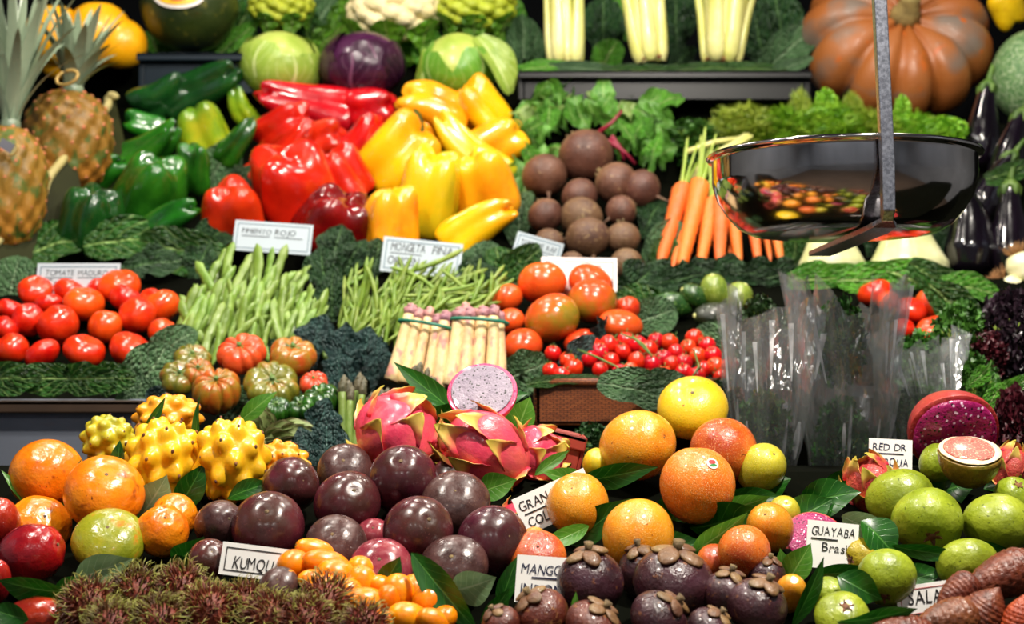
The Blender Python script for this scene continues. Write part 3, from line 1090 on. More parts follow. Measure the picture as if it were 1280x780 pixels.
def aubergine(seed, bend=.3):
    def f(PH, THH):
        c = np.cos(THH)
        t = (1 - c) / 2
        r = np.interp(t, [0, .03, .1, .25, .5, .72, .9, .97, 1], [0, .3, .42, .55, .82, 1, .8, .45, 0])
        s_ = np.stack([r * np.cos(PH), r * np.sin(PH), c + 0 * PH], -1)
        s_[..., 0] += bend * (c ** 2) * 2 * (c > 0)
        return s_
    def fc(PH, THH):
        t = THH / np.pi
        r = np.interp(t, [0, .3, .6, 1], [.16, .34, .52, .46]) * (1 + .14 * np.cos(5 * PH) * (t > .5))
        z = 1.04 - .30 * t * (1 + .35 * np.cos(5 * PH) * (t > .6))
        return np.stack([r * np.cos(PH) + bend * z * z * 2, r * np.sin(PH), z + 0 * PH], -1)
    b = MB()
    b.add(revolve(fc, 30, 10))
    x0 = bend * 2
    b.add(tube([(x0, 0, 1.0), (x0 + .08, 0, 1.15), (x0 + .2, 0, 1.32)], [.16, .13, .15], 8))
    return [('fruit', mk('fruit', *revolve(f, 40, 40), 'eggplant'), []), ('calyx', b.mesh('calyx', 'calyx_green'), [])]


kind('eggplant', aubergine(1, .05), aubergine(2, .5), aubergine(3, .15))


def fennel(seed):
    def layer(k, a0, wide):
        def f(PH, THH):
            t = THH / np.pi
            r = np.interp(t, [0, .12, .3, .5, .75, .9, .97, 1], [.05, .26, .42, .68, 1, .96, .6, 0])
            p = np.stack([r * np.cos(PH) * (1 - .05 * k), r * np.sin(PH) * .62 * (1 - .05 * k), np.cos(THH) * .98 + 0 * PH], -1)
            rib = 1 + .012 * np.cos(22 * PH) + .05 * np.cos(2 * PH + a0)
            return p * np.stack([rib, rib, np.ones_like(rib)], -1)
        return revolve(f, 66, 26)
    b = MB()
    rg = random.Random(seed)
    for x, h in ((-.28, 2.1), (.0, 1.8), (.26, 2.3), (.55, 1.6), (-.55, 1.5)):
        b.add(tube([(x * .7, 0, .55), (x, 0, 1.0), (x * 1.7 + rg.uniform(-.1, .1), .05, h)], [.26, .17, .12], 10, .7))
    return [('bulb', mk('bulb', *layer(0, seed, 1), 'fennel'), []), ('stalks', b.mesh('stalks', 'fennel_stalk'), [])]


kind('fennel_bulb', fennel(1), fennel(2))


def celery(seed, spread=.5):
    rg = random.Random(seed)
    parts = []
    for k in range(11):
        a = k / 11 * 6.28 + rg.uniform(-.15, .15)
        r0 = .62 if k % 2 else .42
        sp = spread * rg.uniform(.5, 1.25)
        pts, rad = [], []
        for i in range(11):
            t = i / 10
            R_ = r0 * (.85 + .25 * math.sin(min(1, t * 3) * 1.57)) + sp * t * t
            pts.append((R_ * math.cos(a), R_ * math.sin(a) * .8, -1 + 2 * t))
            rad.append(.32 * (1 - .42 * t) * min(1, .6 + t * 4))
        v, f_ = tube(pts, rad, 12, .62, ref=(math.cos(a), math.sin(a), 0))
        parts.append(('stalk', mk('stalk', v, f_, 'celery'), []))
    parts.append(('cut_base', mk('cut_base', *blob((0, 0, -.96), (.62, .5, .09), seed, .15, 20, 8), 'celery_cut'), []))
    return parts


kind('celery_head', celery(1, .15), celery(2, .5), celery(3, .75))


def spear_bundle(seed, n, mat, tipmat, spread=.25, band=True, tl=.14, stag=.22, w=.33):
    rg = random.Random(seed)
    parts = []
    for k in range(n):
        row = k % 2
        x = -0.72 + 1.44 * (k / (n - 1))
        x0, x1 = x * (1 + spread), x * (1 - spread)
        y = .22 if row else -.12
        top = 1 - rg.uniform(0, stag)
        r = w * rg.uniform(.62, .85)
        pts = [(x0 + (x1 - x0) * t + .03 * math.sin(t * 3 + k), y, -1 + (top + 1) * t * (1 - tl)) for t in [i / 8 for i in range(9)]]
        stalk = mk('stalk', *tube(pts, [r * (1 - .22 * i / 8) for i in range(9)], 10), mat)
        e = Vector(pts[-1])
        tp = MB()
        L = (top + 1) * tl
        tp.add(tube([e + Vector((0, 0, L * t)) for t in (-.05, .25, .5, .75, .95, 1.05)], [r * .80, r * .92, r * .84, r * .62, r * .3, r * .05], 10))
        for j in range(9):
            a = j * 2.4
            t = .05 + j * .09
            rr = r * (.9 - .6 * max(0, t - .4))
            tp.add(blob(e + Vector((rr * math.cos(a) * .75, rr * math.sin(a) * .75, L * t)), (r * .32, r * .32, L * (.2 if tl < .2 else .13)), j, 0, 6, 5))
        parts.append(('stalk', stalk, [('tip', tp.mesh('tip', tipmat), [])]))
    if band:
        def loop(z, rx, ry):
            return tube([(rx * math.cos(a), .05 + ry * math.sin(a), z + .05 * math.sin(a * 1)) for a in np.linspace(0, 6.2832, 41)], [.045] * 41, 6, cap=False)
        parts.append(('rubber_band', mk('rubber_band', *loop(.52, .98, .62), 'band_green'), []))
    return parts


kind('white_asparagus_bundle', spear_bundle(1, 9, 'asparagus_white', 'asparagus_pink', .12), spear_bundle(2, 8, 'asparagus_white', 'asparagus_pink', .10))
kind('green_asparagus_bundle', spear_bundle(3, 10, 'asparagus_green', 'asparagus_tip', -.25, False, .2, .55, .27))


def spear(seed):
    b = spear_bundle(seed, 2, 'asparagus_green', 'asparagus_tip', 0, False)[0]
    return None


def bean(seed, flat, rbase, bend):
    rg = np.random.RandomState(seed)
    pts, rad = [], []
    n = 18
    b, b2 = bend * rg.uniform(.3, 1.2) * rg.choice([-1, 1]), rg.uniform(-.03, .03)
    for i in range(n + 1):
        t = i / n
        z = 1 - 2 * t
        r = min(1, math.sin(math.pi * min(.5, t * 3.2)) + .12) * min(1, math.sin(math.pi * min(.5, (1 - t) * 3.6)) + .05)
        r *= 1 + .10 * math.sin(t * 25 + seed)
        pts.append((b * z * z + b2 * math.sin(z * 3), .05 * math.sin(z * 1.5 + seed), z)); rad.append(max(.05, r) * rbase)
    return tube(pts, rad, 8, flat)


kind('flat_bean', *[one('flat_bean', bean(i, .38, .145, .12), 'bean_flat') for i in range(7)])
kind('thin_bean', *[one('thin_bean', bean(20 + i, .85, .075, .16), 'bean_thin') for i in range(9)])


def arti(seed):
    parts = [('heart', mk('heart', *blob((0, 0, 0), (.78, .78, .85), 1, .02, 20, 14), 'artichoke'), [])]
    base, bf, buv = leaf_vf(lambda t: max(.03, math.sin(math.pi * (.25 + t * .72)) ** .8), 6, 8, .55, .12, 0, 4, 0, 3)
    base = np.array(base)
    for ring, (zz, n, sc, lift, rr) in enumerate(((-.55, 9, .42, .34, .66), (-.2, 9, .44, .22, .80), (.15, 9, .44, .08, .78), (.48, 8, .40, -.14, .62), (.75, 6, .32, -.35, .38))):
        for k in range(n):
            a = 2 * math.pi * (k + .5 * ring) / n
            d = Vector((math.cos(a), math.sin(a), 0))
            z = (Vector((0, 0, 1)) + d * lift).normalized()
            y = -(d - z * d.dot(z)).normalized()
            x = y.cross(z)
            M3 = np.array([[x[i], y[i], z[i]] for i in range(3)])
            v = (base * np.array([sc * .95, sc, sc])) @ M3.T + np.array(d * rr + Vector((0, 0, zz + .2)))
            parts.append(('bract', mk('bract', v, bf, 'artichoke_bract', uv=buv), []))
    parts.append(('stem', mk('stem', *tube([(0, 0, -.7), (0, 0, -1.0), (.02, 0, -1.2)], [.3, .22, .24], 10), 'stem_pale'), []))
    return parts


kind('artichoke', arti(1))


def cab(seed, core, leaf, point=0., n=9):
    rg = np.random.RandomState(seed)
    def f(PH, THH):
        p = sph(PH, THH)
        r = .93 + .02 * wob(p, 2, seed)
        p = p * r[..., None]
        p[..., 2] += point * np.clip(np.cos(THH), 0, 1) ** 3
        return p
    parts = [('head', mk('head', *revolve(f, 36, 24), core), [])]
    for k in range(n):
        a0 = k * 2.39996 + seed
        el = rg.uniform(-.1, .45)
        V, UV = [], []
        nu, nv = 12, 14
        hw = rg.uniform(.75, 1.0)
        for j in range(nv + 1):
            t = j / nv
            th = math.pi * (.97 - t * (.66 + el * .5))
            wd = hw * max(.12, math.sin(math.pi * (t * .88 + .08)) ** .6) / max(.45, math.sin(th))
            for i in range(nu + 1):
                u = 2 * i / nu - 1
                p = a0 + u * wd + .06 * math.sin(t * 9 + k)
                r = .955 + .008 * k + .035 * abs(u) ** 3 * math.sin(t * 12 + k) + .03 * t ** 4 + .012 * math.exp(-(u / .08) ** 2)
                zz = math.cos(th) * r + point * max(0, math.cos(th)) ** 3
                V.append((math.sin(th) * math.cos(p) * r, math.sin(th) * math.sin(p) * r, zz)); UV.append((i / nu, t))
        Fq = [(j * (nu + 1) + i, j * (nu + 1) + i + 1, (j + 1) * (nu + 1) + i + 1, (j + 1) * (nu + 1) + i) for j in range(nv) for i in range(nu)]
        parts.append(('wrapper_leaf', mk('wrapper_leaf', V, Fq, leaf, uv=UV), []))
    return parts


kind('white_cabbage', cab(1, 'cabbage_core', 'cabbage_leaf'))
skin('red_cabbage_core', ['2c1028', '3f1838', '4c2444'], 1.2, .28, .2, 6, var=0, coat=.25)
kind('red_cabbage', cab(2, 'red_cabbage_core', 'red_cabbage_leaf'))
kind('pointed_cabbage', cab(3, 'cabbage_core', 'cabbage_leaf_green', .12, 6))


def curd(seed, mat, n=60, amp=.2, cone=0.):
    th0, ph0 = fib(n)
    rg = np.random.RandomState(seed)
    th0 = th0 + rg.uniform(-.06, .06, n); ph0 = ph0 + rg.uniform(-.1, .1, n)
    C = np.stack([np.sin(th0) * np.cos(ph0), np.sin(th0) * np.sin(ph0), np.cos(th0)], -1)
    t2, p2 = fib(n * 9)
    C2 = np.stack([np.sin(t2) * np.cos(p2), np.sin(t2) * np.sin(p2), np.cos(t2)], -1)

    def f(PH, THH):
        p = sph(PH, THH)
        d = np.sqrt(((p[..., None, :] - C) ** 2).sum(-1)).min(-1)
        d2 = np.sqrt(((p[..., None, :] - C2) ** 2).sum(-1)).min(-1)
        s0 = math.sqrt(4 * math.pi / n) * .62
        r = .84 + amp * np.sqrt(np.clip(1 - (d / s0) ** 2, 0, 1)) + .035 * np.sqrt(np.clip(1 - (d2 / (s0 / 3)) ** 2, 0, 1))
        return p * r[..., None] * np.array([1, 1, .85])
    parts = [('curd', mk('curd', *revolve(f, 100, 70), mat), [])]
    for k in range(7):
        a = k * .9 + seed
        v, fa, uv = leaf_vf(ol_oblong, 8, 12, .3, .25, .12, 5, .02, k)
        v = np.array(v) * np.array([.42, .5, .55])
        d = Vector((math.cos(a), math.sin(a), 0))
        z = (Vector((0, 0, 1)) + d * .35).normalized(); y = (d - z * d.dot(z)).normalized(); x = y.cross(z)
        M3 = np.array([[x[i], y[i], z[i]] for i in range(3)])
        v = v @ M3.T + np.array(d * .95 + Vector((0, 0, -.55)))
        parts.append(('outer_leaf', mk('outer_leaf', v, fa, 'lettuce', uv=uv), []))
    return parts


kind('cauliflower', curd(1, 'cauliflower'))
kind('green_cauliflower', curd(2, 'romanesco', 70, .26))


def pumpkin(seed, n=11):
    def f(PH, THH):
        p = sph(PH, THH)
        u = np.abs(((PH / (2 * np.pi) * n + .12 * np.sin(PH * 3)) % 1) - .5) * 2
        r = 1 - .17 * u ** 3.2 * np.sin(THH) ** .4 + .025 * wob(p, 2, seed)
        p = p * r[..., None]
        p[..., 2] = p[..., 2] * .72 - .30 * g(THH, .55) + .12 * g(np.pi - THH, .5)
        return p
    b = MB()
    b.add(tube([(0, 0, .36), (0, 0, .50), (.02, .02, .62), (.03, .05, .74)], [.2, .12, .10, .13], 10))
    return [('flesh', mk('flesh', *revolve(f, n * 10, 34), 'pumpkin'), []), ('stem', b.mesh('stem', 'pumpkin_stem'), [])]


kind('pumpkin', pumpkin(1))


def pineapple(seed):
    n = 110
    th0, ph0 = fib(n)
    C = np.stack([np.sin(th0) * np.cos(ph0), np.sin(th0) * np.sin(ph0), np.cos(th0)], -1)
    def f(PH, THH):
        p = sph(PH, THH)
        d = np.sqrt(((p[..., None, :] - C) ** 2).sum(-1)).min(-1)
        r = .93 + .09 * np.clip(1 - (d / .19) ** 2, 0, 1)
        q = np.abs(np.cos(THH)) ** .8 * np.sign(np.cos(THH))
        out = p * r[..., None]
        out[..., 2] = q * 1.0
        return out
    b = MB()
    for c, t in zip(C, th0):
        q = abs(math.cos(t)) ** .8 * (1 if math.cos(t) > 0 else -1)
        b.add(blob((c[0] * .97, c[1] * .97, q * .98), (.065, .065, .05), 2, .2, 6, 5))
    parts = [('fruit', mk('fruit', *revolve(f, 84, 60), 'pine_body'), []), ('eyes', b.mesh('eyes', 'pine_eye'), [])]
    rg = random.Random(seed)
    crown = []
    for k in range(30):
        t = k / 30
        a = k * 2.4
        L = (.5 + .65 * (seed == 2)) + 1.15 * (1 - abs(t - .55) * 1.2)
        v, fa, uv = leaf_vf(ol_strap, 4, 12, .8, 0, 0, 4, 0, k)
        v = np.array(v)
        tt = (v[:, 2] + 1) / 2
        out = .16 + (1 - t) * .95
        v[:, 0] *= .2
        yy = v[:, 1] * .06
        d = np.array([math.cos(a), math.sin(a), 0]); sd = np.array([-math.sin(a), math.cos(a), 0])
        pos = d[None] * (.12 + out * L * tt ** 1.5 * .9 + yy)[:, None] + sd[None] * v[:, 0:1] + np.array([0, 0, 1])[None] * (.9 + L * 1.25 * tt * (1 - .35 * (1 - t) * tt))[:, None]
        crown.append(('leaf', mk('leaf', pos, fa, 'pine_leaf', uv=uv), []))
    parts.append(('crown', mk('crown', *blob((0, 0, .98), (.25, .25, .2), 1), 'pine_leaf'), crown))
    return parts


kind('pineapple', pineapple(1), pineapple(2))


def onion(seed):
    def f(PH, THH):
        t = THH / np.pi
        r = np.interp(t, [0, .08, .2, .4, .62, .85, 1], [.12, .2, .42, .88, 1, .7, 0])
        return np.stack([r * np.cos(PH), r * np.sin(PH), np.cos(THH) * 1.0 + 0 * PH], -1)
    b = MB()
    rg = random.Random(seed)
    for k in range(140):
        a, q = rg.uniform(0, 6.28), rg.uniform(0, .35)
        d = Vector((math.cos(a) * q, math.sin(a) * q, -.92))
        e = Vector((math.cos(a) * q * 2.6, math.sin(a) * q * 2.6, -1.0 - rg.uniform(.25, .65)))
        b.add(tube([d, (d + e) / 2 + Vector((rg.uniform(-.1, .1), rg.uniform(-.1, .1), 0)), e], [.014, .011, .005], 4))
    st = MB()
    st.add(tube([(0, 0, .9), (.05, 0, 1.4), (.2, .1, 2.2)], [.16, .14, .12], 10))
    return [('bulb', mk('bulb', *revolve(f, 28, 22), 'onion_white'), []), ('roots', b.mesh('roots', 'root_hair'), []), ('stalk', st.mesh('stalk', 'fennel_stalk'), [])]


kind('white_onion', onion(1), onion(2))


# ------------------------------------------------------------------ leaves and herbs
def leafkind(name, mat, variants):
    kind(name, *[[(name, (lambda q: mk(name, q[0], q[1], mat, True, q[2]))(leaf_vf(**v)), [])] for v in variants])


leafkind('laurel_leaf', 'laurel_leaf', [dict(outline=ol_laurel, cup=.25, curl=.18, fold=.1, seed=i, twist=tw, ruffle=.03, rfreq=3) for i, tw in enumerate((0, .35, -.4, .2))])
leafkind('kale_leaf', 'kale', [dict(outline=ol_oblong, cup=.25, curl=.25, ruffle=.2, rfreq=6, crink=.06, seed=i, nu=22, nv=34, cfreq=11) for i in range(5)])
leafkind('savoy_leaf', 'savoy', [dict(outline=ol_round, cup=.3, curl=.3, ruffle=.10, rfreq=4, crink=.045, seed=10 + i, nu=22, nv=30, cfreq=12) for i in range(4)])
leafkind('beet_leaf', 'beet_leaf', [dict(outline=ol_oblong, cup=.3, curl=.35, ruffle=.22, rfreq=4, crink=.05, seed=20 + i, nu=14, nv=22, cfreq=7, twist=tw) for i, tw in enumerate((.3, -.5, .8, 0))])
leafkind('lettuce_leaf', 'lettuce', [dict(outline=ol_round, cup=.4, curl=.4, ruffle=.35, rfreq=7, crink=.07, seed=30 + i, nu=22, nv=30, cfreq=8) for i in range(3)])
leafkind('wrap_leaf', 'cabbage_leaf', [dict(outline=ol_round, cup=.6, curl=.35, ruffle=.06, rfreq=3, crink=.02, seed=50 + i, nu=18, nv=22) for i in range(2)])


def herb(seed, n, mat, style, leaf=.09, flat=.7, name='herb'):
    rg = np.random.RandomState(seed)
    b = MB()
    for k in range(n):
        d = rg.normal(size=3); d /= np.linalg.norm(d)
        r = rg.uniform(.35, 1) ** .6
        p = Vector(d * r * np.array([1, flat, 1]))
        z = Vector(d + rg.normal(size=3) * .7 + np.array([0, 0, .5])).normalized()
        x = z.orthogonal(); x.rotate(Quaternion(z, rg.uniform(0, 6.28))); y = z.cross(x)
        L = leaf * rg.uniform(.7, 1.4)
        if style == 'parsley':
            V = [p]
            Fq = []
            pts = [(-.9, .3, .1), (-.75, .9, .0), (-.35, .75, .15), (0, 1.5, -.1), (.35, .75, .15), (.75, .9, 0), (.9, .3, .1)]
            for q in pts:
                V.append(p + x * q[0] * L + z * q[1] * L + y * q[2] * L * 2)
            for i in range(1, 7):
                Fq.append((0, i, i + 1))
            b.add(([tuple(q) for q in V], Fq))
        elif style == 'frond':
            for j in range(7):
                e = (z + x * rg.uniform(-.9, .9) + y * rg.uniform(-.9, .9)) * L * 1.6
                o = p + z * L * .25 * j * .5
                w_ = x * L * .09
                b.add(([tuple(o - w_), tuple(o + w_), tuple(o + e + w_ * .3), tuple(o + e - w_ * .3)], [(0, 1, 2, 3)]))
        else:      # ruffled lobes
            V, Fq = [], []
            m = 7
            for i in range(m):
                a = math.pi * i / (m - 1)
                rr = L * 1.4
                V.append(p + x * math.cos(a) * rr * .4 + z * math.sin(a) * rr * .4)
                V.append(p + x * math.cos(a) * rr + z * math.sin(a) * rr + y * L * .6 * math.sin(i * 2.6 + k))
            for i in range(m - 1):
                Fq.append((2 * i, 2 * i + 1, 2 * i + 3, 2 * i + 2))
            b.add(([tuple(q) for q in V], Fq))
    core = b.mesh('foliage', mat)
    st = MB()
    for k in range(14):
        d = rg.normal(size=3); d /= np.linalg.norm(d); d[2] = abs(d[2]) * .6
        st.add(tube([(0, 0, -1), Vector(d) * .35 + Vector((0, 0, -.2)), Vector(d) * .85], [.03, .025, .012], 5))
    return [('foliage', core, []), ('stems', st.mesh('stems', 'fennel_stalk'), [])]


kind('parsley_bunch', herb(1, 800, 'herb_green', 'parsley', .10), herb(2, 800, 'herb_green', 'parsley', .10))
kind('frond_bunch', herb(3, 900, 'herb_bright', 'frond', .12), herb(4, 900, 'herb_bright', 'frond', .12))
kind('red_lettuce', herb(5, 700, 'lollo_red', 'ruffle', .11), herb(6, 700, 'lollo_red', 'ruffle', .11))
# ------------------------------------------------------------------ setting
def solid(name, v, f, mat, smooth=False):
    o = bpy.data.objects.new(name, mk(name, v, f, mat, smooth))
    COL.objects.link(o)
    return o


fl = solid('floor', *box(-3, 3, -2.6, 3.9, -.05, 0), 'floor_grey'); fl['kind'] = 'structure'
wf = solid('wall_front', *box(-3, 3, -2.6, -2.5, 0, 3.6), 'wall_hall'); wf['kind'] = 'structure'
for nm_, xa_, xb_ in (('wall_left', -3.1, -3), ('wall_right', 3, 3.1)):
    o = solid(nm_, *box(xa_, xb_, -2.6, 3.9, 0, 3.6), 'wall_hall'); o['kind'] = 'structure'
wb = solid('wall_back', *box(-3, 3, 3.75, 3.9, 0, 3.2), 'wall_dark'); wb['kind'] = 'structure'


def tierpt(t, py, off):
    return P(640, py, T(t, py) + off)


# the stepped stall: each tier is a sloping bank, solid down to the floor
st = bpy.data.objects.new('market_stand', None); COL.objects.link(st); st.location = (0, 2.2, 0)
st['label'] = 'dark stepped market stall counter carrying all the fruit and vegetables'; st['category'] = 'market stand'
zs = P(640, 142, 3.0).z
zu = P(640, 74, 3.15).z
xp = P(1000, 50, 2.93).x
profs = []
for t, (a, b, off) in {1: (860, 590, .085), 2: (545, 348, .085), 3: (360, 155, .155)}.items():
    A, B = tierpt(t, a, off), tierpt(t, b, off)
    profs.append((-1.45, 1.45, [(A.y, 0), (A.y, A.z), (B.y, B.z), (B.y + .10, B.z), (B.y + .10, 0)]))
profs.append((-1.45, xp, [(2.93, 0), (2.93, zs), (3.7, zs), (3.7, 0)]))
profs.append((xp, 1.45, [(2.93, 0), (2.93, zs - .065), (3.7, zs - .065), (3.7, 0)]))
profs.append((-1.45, P(660, 50, 3.1).x, [(3.14, zs + .001), (3.14, zu), (3.69, zu), (3.69, zs + .001)]))
for xa, xb, prof in profs:
    n = len(prof)
    v = [(x, y - 2.2, z) for x in (xa, xb) for y, z in prof]
    f = [tuple(range(n)), tuple(range(2 * n - 1, n - 1, -1))] + [(i, i + n, (i + 1) % n + n, (i + 1) % n) for i in range(n)]
    o = solid('tier', v, f, 'stand_dark'); o.parent = st

ANCH.append((60, 540, 'the grey steel tray'))


def hollow_tray(name, x0, x1, y0, y1, z0, z1, mats, label, cat, th=.012, lip=.02):
    """open tray: floor, four walls, folded front lip"""
    c = Vector(((x0 + x1) / 2, (y0 + y1) / 2, z0))
    root = bpy.data.objects.new(name, None); COL.objects.link(root); root.location = c
    root['label'] = label; root['category'] = cat

    def part(n, bxs, m):
        b = MB()
        for q in bxs:
            b.add(box(q[0] - c.x, q[1] - c.x, q[2] - c.y, q[3] - c.y, q[4] - c.z, q[5] - c.z))
        o = bpy.data.objects.new(n, b.mesh(n, m, False)); COL.objects.link(o); o.parent = root
        bv = o.modifiers.new('bevel', 'BEVEL'); bv.width = .002; bv.segments = 2
    part('base', [(x0, x1, y0, y1, z0, z0 + th)], mats[0])
    part('front_wall', [(x0, x1, y0 - th, y0, z0, z1)], mats[0])
    part('back_wall', [(x0, x1, y1, y1 + th, z0, z1)], mats[0])
    part('side_wall', [(x0 - th, x0, y0 - th, y1 + th, z0, z1)], mats[0])
    part('side_wall', [(x1, x1 + th, y0 - th, y1 + th, z0, z1)], mats[0])
    part('rim', [(x0 - th, x1 + th, y0 - th - lip, y0 - th, z1 - .007, z1), (x0 - th, x1 + th, y0 - th - lip, y0 - th - lip + .004, z1 - .016, z1)], mats[1])
    return root


# steel tray under the left tomatoes
p0, p1 = P(-60, 590, 1.84), P(172, 500, 1.84)
hollow_tray('steel_tray', p0.x - .2, p1.x, 1.84, 1.90, p0.z, p1.z, ('steel_dark', 'steel_brown'), 'grey steel tray with a folded brown rim under the left tomato heap', 'tray')
p0, p1 = P(655, 126, 2.88), P(1004, 92, 2.88)
hollow_tray('black_shelf_tray', p0.x, p1.x, 2.88, 3.08, p0.z, p1.z, ('shelf_black', 'shelf_black'), 'black shelf tray holding the three celery heads', 'tray')
p0, p1 = P(182, 118, 2.9), P(318, 70, 2.9)
hollow_tray('blue_tray', p0.x, p1.x, 2.9, 3.09, p0.z, p1.z, ('tray_blue', 'tray_blue'), 'dark blue tray under the dark green melon', 'tray')


# ------------------------------------------------------------------ writing
GLY = {}


def glyph(ch):
    if ch not in GLY:
        cu = bpy.data.curves.new('t', 'FONT'); cu.body = ch; cu.size = 1.0; cu.resolution_u = 3; cu.offset = .0
        ob = bpy.data.objects.new('t', cu); COL.objects.link(ob)
        dg = bpy.context.evaluated_depsgraph_get(); dg.update()
        me = bpy.data.meshes.new_from_object(ob.evaluated_get(dg))
        v = np.array([tuple(q.co) for q in me.vertices]).reshape(-1, 3); f = [tuple(p.vertices) for p in me.polygons]
        bpy.data.objects.remove(ob); bpy.data.curves.remove(cu); bpy.data.meshes.remove(me)
        GLY[ch] = (v, f)
    return GLY[ch]


def write(b, text, x, z, h, maxw, rg, y=-.0012):
    """hand-lettered line, baseline at (x, z), capital height h"""
    sc = h / .72
    adv = []
    for ch in text:
        if ch == ' ':
            adv.append(.35); continue
        v, f = glyph(ch)
        adv.append(v[:, 0].max() - v[:, 0].min() + .09)
    tot = sum(adv) * sc
    k = min(1, maxw / tot)
    cx = x
    for ch, a in zip(text, adv):
        if ch != ' ':
            v, f = glyph(ch)
            rot = rg.uniform(-.09, .09)
            vx, vz = (v[:, 0] - v[:, 0].min()) * sc * k, v[:, 1] * sc * rg.uniform(.94, 1.06)
            X = cx + vx * math.cos(rot) - vz * math.sin(rot) + vz * .08
            Z = z + vx * math.sin(rot) + vz * math.cos(rot) + rg.uniform(-.04, .04) * h
            b.add((np.stack([X, np.full_like(X, y), Z], -1), f))
        cx += a * sc * k


def card(px, py, w, h, Y, roll, lines, label, mats=('card_white', 'ink_black'), border=None, lean=14, yaw=0, rules=(), seed=1, anchor=None):
    s = Y / F
    w, h = w * s, h * s
    rg = random.Random(seed)
    parts = []
    bm = box(-w / 2, w / 2, -.0007, .0007, -h / 2, h / 2)
    parts.append(('card', mk('card', *bm, mats[0], smooth=False), []))
    b = MB()
    for tx, fx, fz, fh, fw in lines:
        write(b, tx, -w / 2 + fx * w, -h / 2 + fz * h, fh * h, fw * w, rg)
    for x0, x1, fz in rules:
        b.add(box(-w / 2 + x0 * w, -w / 2 + x1 * w, -.0013, -.0009, -h / 2 + fz * h - .0006, -h / 2 + fz * h + .0006))
    parts.append(('lettering', b.mesh('lettering', mats[1], False), []))
    if border:
        b = MB()
        m, t = border[1] * h, border[2] * h
        x, z = w / 2 - m, h / 2 - m
        for q in ((-x, x, z - t, z), (-x, x, -z, -z + t), (-x, -x + t, -z, z), (x - t, x, -z, z)):
            b.add(box(q[0], q[1], -.0011, -.0008, q[2], q[3]))
        parts.append(('border', b.mesh('border', border[0], False), []))
    q = Quaternion((0, 1, 0), -math.radians(roll)) @ Quaternion((0, 0, 1), math.radians(yaw)) @ Quaternion((1, 0, 0), -math.radians(lean))
    o = build('price_card', parts, P(px, py, Y), q, (1, 1, 1), label, 'price card', 'price cards on the stall')
    ITEMS.append(dict(o=o, px=px, py=py, auto=None, label=label))
    if anchor:
        ANCH.append((px, py, anchor))


bb = ('border_blue', .09, .022)
card(97, 352, 104, 48, 2.23, 0, [('TOMATE', .1, .66, .16, .36), ('MADURO', .5, .66, .16, .36), ('Cat', .12, .36, .2, .3)], 'bluish price card with a thin frame standing behind the left tomato heap', ('card_blue', 'ink_black'), bb, rules=((.1, .44, .6), (.5, .86, .6)), anchor='the price card behind the left tomatoes')
card(341, 297, 98, 40, 2.32, -4, [('PIMIENTO', .1, .58, .17, .38), ('ROJO', .52, .58, .19, .36)], 'bluish price card in front of the red peppers, above the flat beans', ('card_blue', 'ink_black'), bb, rules=((.1, .46, .5), (.52, .88, .5)), seed=2, anchor='the red pepper price card')
card(527, 322, 100, 46, 2.3, -6, [('MONGETA', .1, .62, .24, .44), ('FINA', .62, .62, .24, .28), ('ORIGEN', .08, .22, .24, .4)], 'bluish price card in front of the yellow peppers, half buried by thin beans', ('card_blue', 'ink_black'), bb, rules=((.1, .5, .55),), seed=3, anchor='the thin bean price card')
card(673, 309, 60, 26, 2.37, -16, [('TOMATE RAF', .1, .4, .3, .8)], 'small tilted price card beside the lowest beetroots', ('card_blue', 'ink_black'), ('border_blue', .12, .04), rules=((.1, .85, .3),), seed=4)
card(724, 345, 95, 48, 2.24, -1, [('TOMATE', .5, .66, .15, .3)], 'white framed price card standing behind the half green tomatoes', ('card_white', 'ink_black'), ('border_blue', .1, .025), seed=5, anchor='the card behind the half green tomatoes')
card(694, 627, 98, 48, 1.35, 24, [('GRANADILLA', .05, .60, .26, .9), ('COLOMBIA', .08, .14, .26, .7)], 'tilted white card lettered granadilla, left of the orange fruit', rules=((.08, .95, .5),), seed=6, lean=8, anchor='the granadilla card')
card(694, 726, 98, 58, 1.205, -4, [('MANGOSTAN', .06, .62, .22, .9), ('INDONESIA', .07, .18, .24, .86)], 'white card lettered mangostan beside the mangosteens', ('card_white', 'ink_blue'), rules=((.2, .85, .54),), seed=7, lean=8, anchor='the mangosteen card')
card(325, 703, 98, 40, 1.225, -7, [('KUMQUAT', .16, .24, .38, .72)], 'white card lettered kumquat behind the rambutans and kumquats', border=('ink_black', .14, .03), seed=8, lean=8, anchor='the kumquat card')
card(1040, 682, 64, 58, 1.27, -6, [('GUAYABA', .08, .70, .2, .86), ('Brasil', .3, .36, .2, .62)], 'white card lettered guayaba between red pitahaya and green guavas', rules=((.08, .6, .62),), seed=9, lean=8, anchor='the guava card')
card(1113, 568, 54, 38, 1.47, -3, [('RED DR', .08, .62, .24, .8), ('TURQUIA', .12, .12, .26, .8)], 'small white card under the plastic bags, left of the cut red pitahaya', ('card_white', 'ink_blue'), rules=((.1, .8, .52),), seed=10, lean=6, anchor='the card under the plastic bags')
card(1170, 748, 98, 40, 1.195, 8, [('SALAK', .14, .4, .42, .58)], 'white card lettered salak beside the brown scaly salak fruit', border=('ink_red', .12, .02), rules=((.2, .5, .1),), seed=11, lean=8, anchor='the salak card')


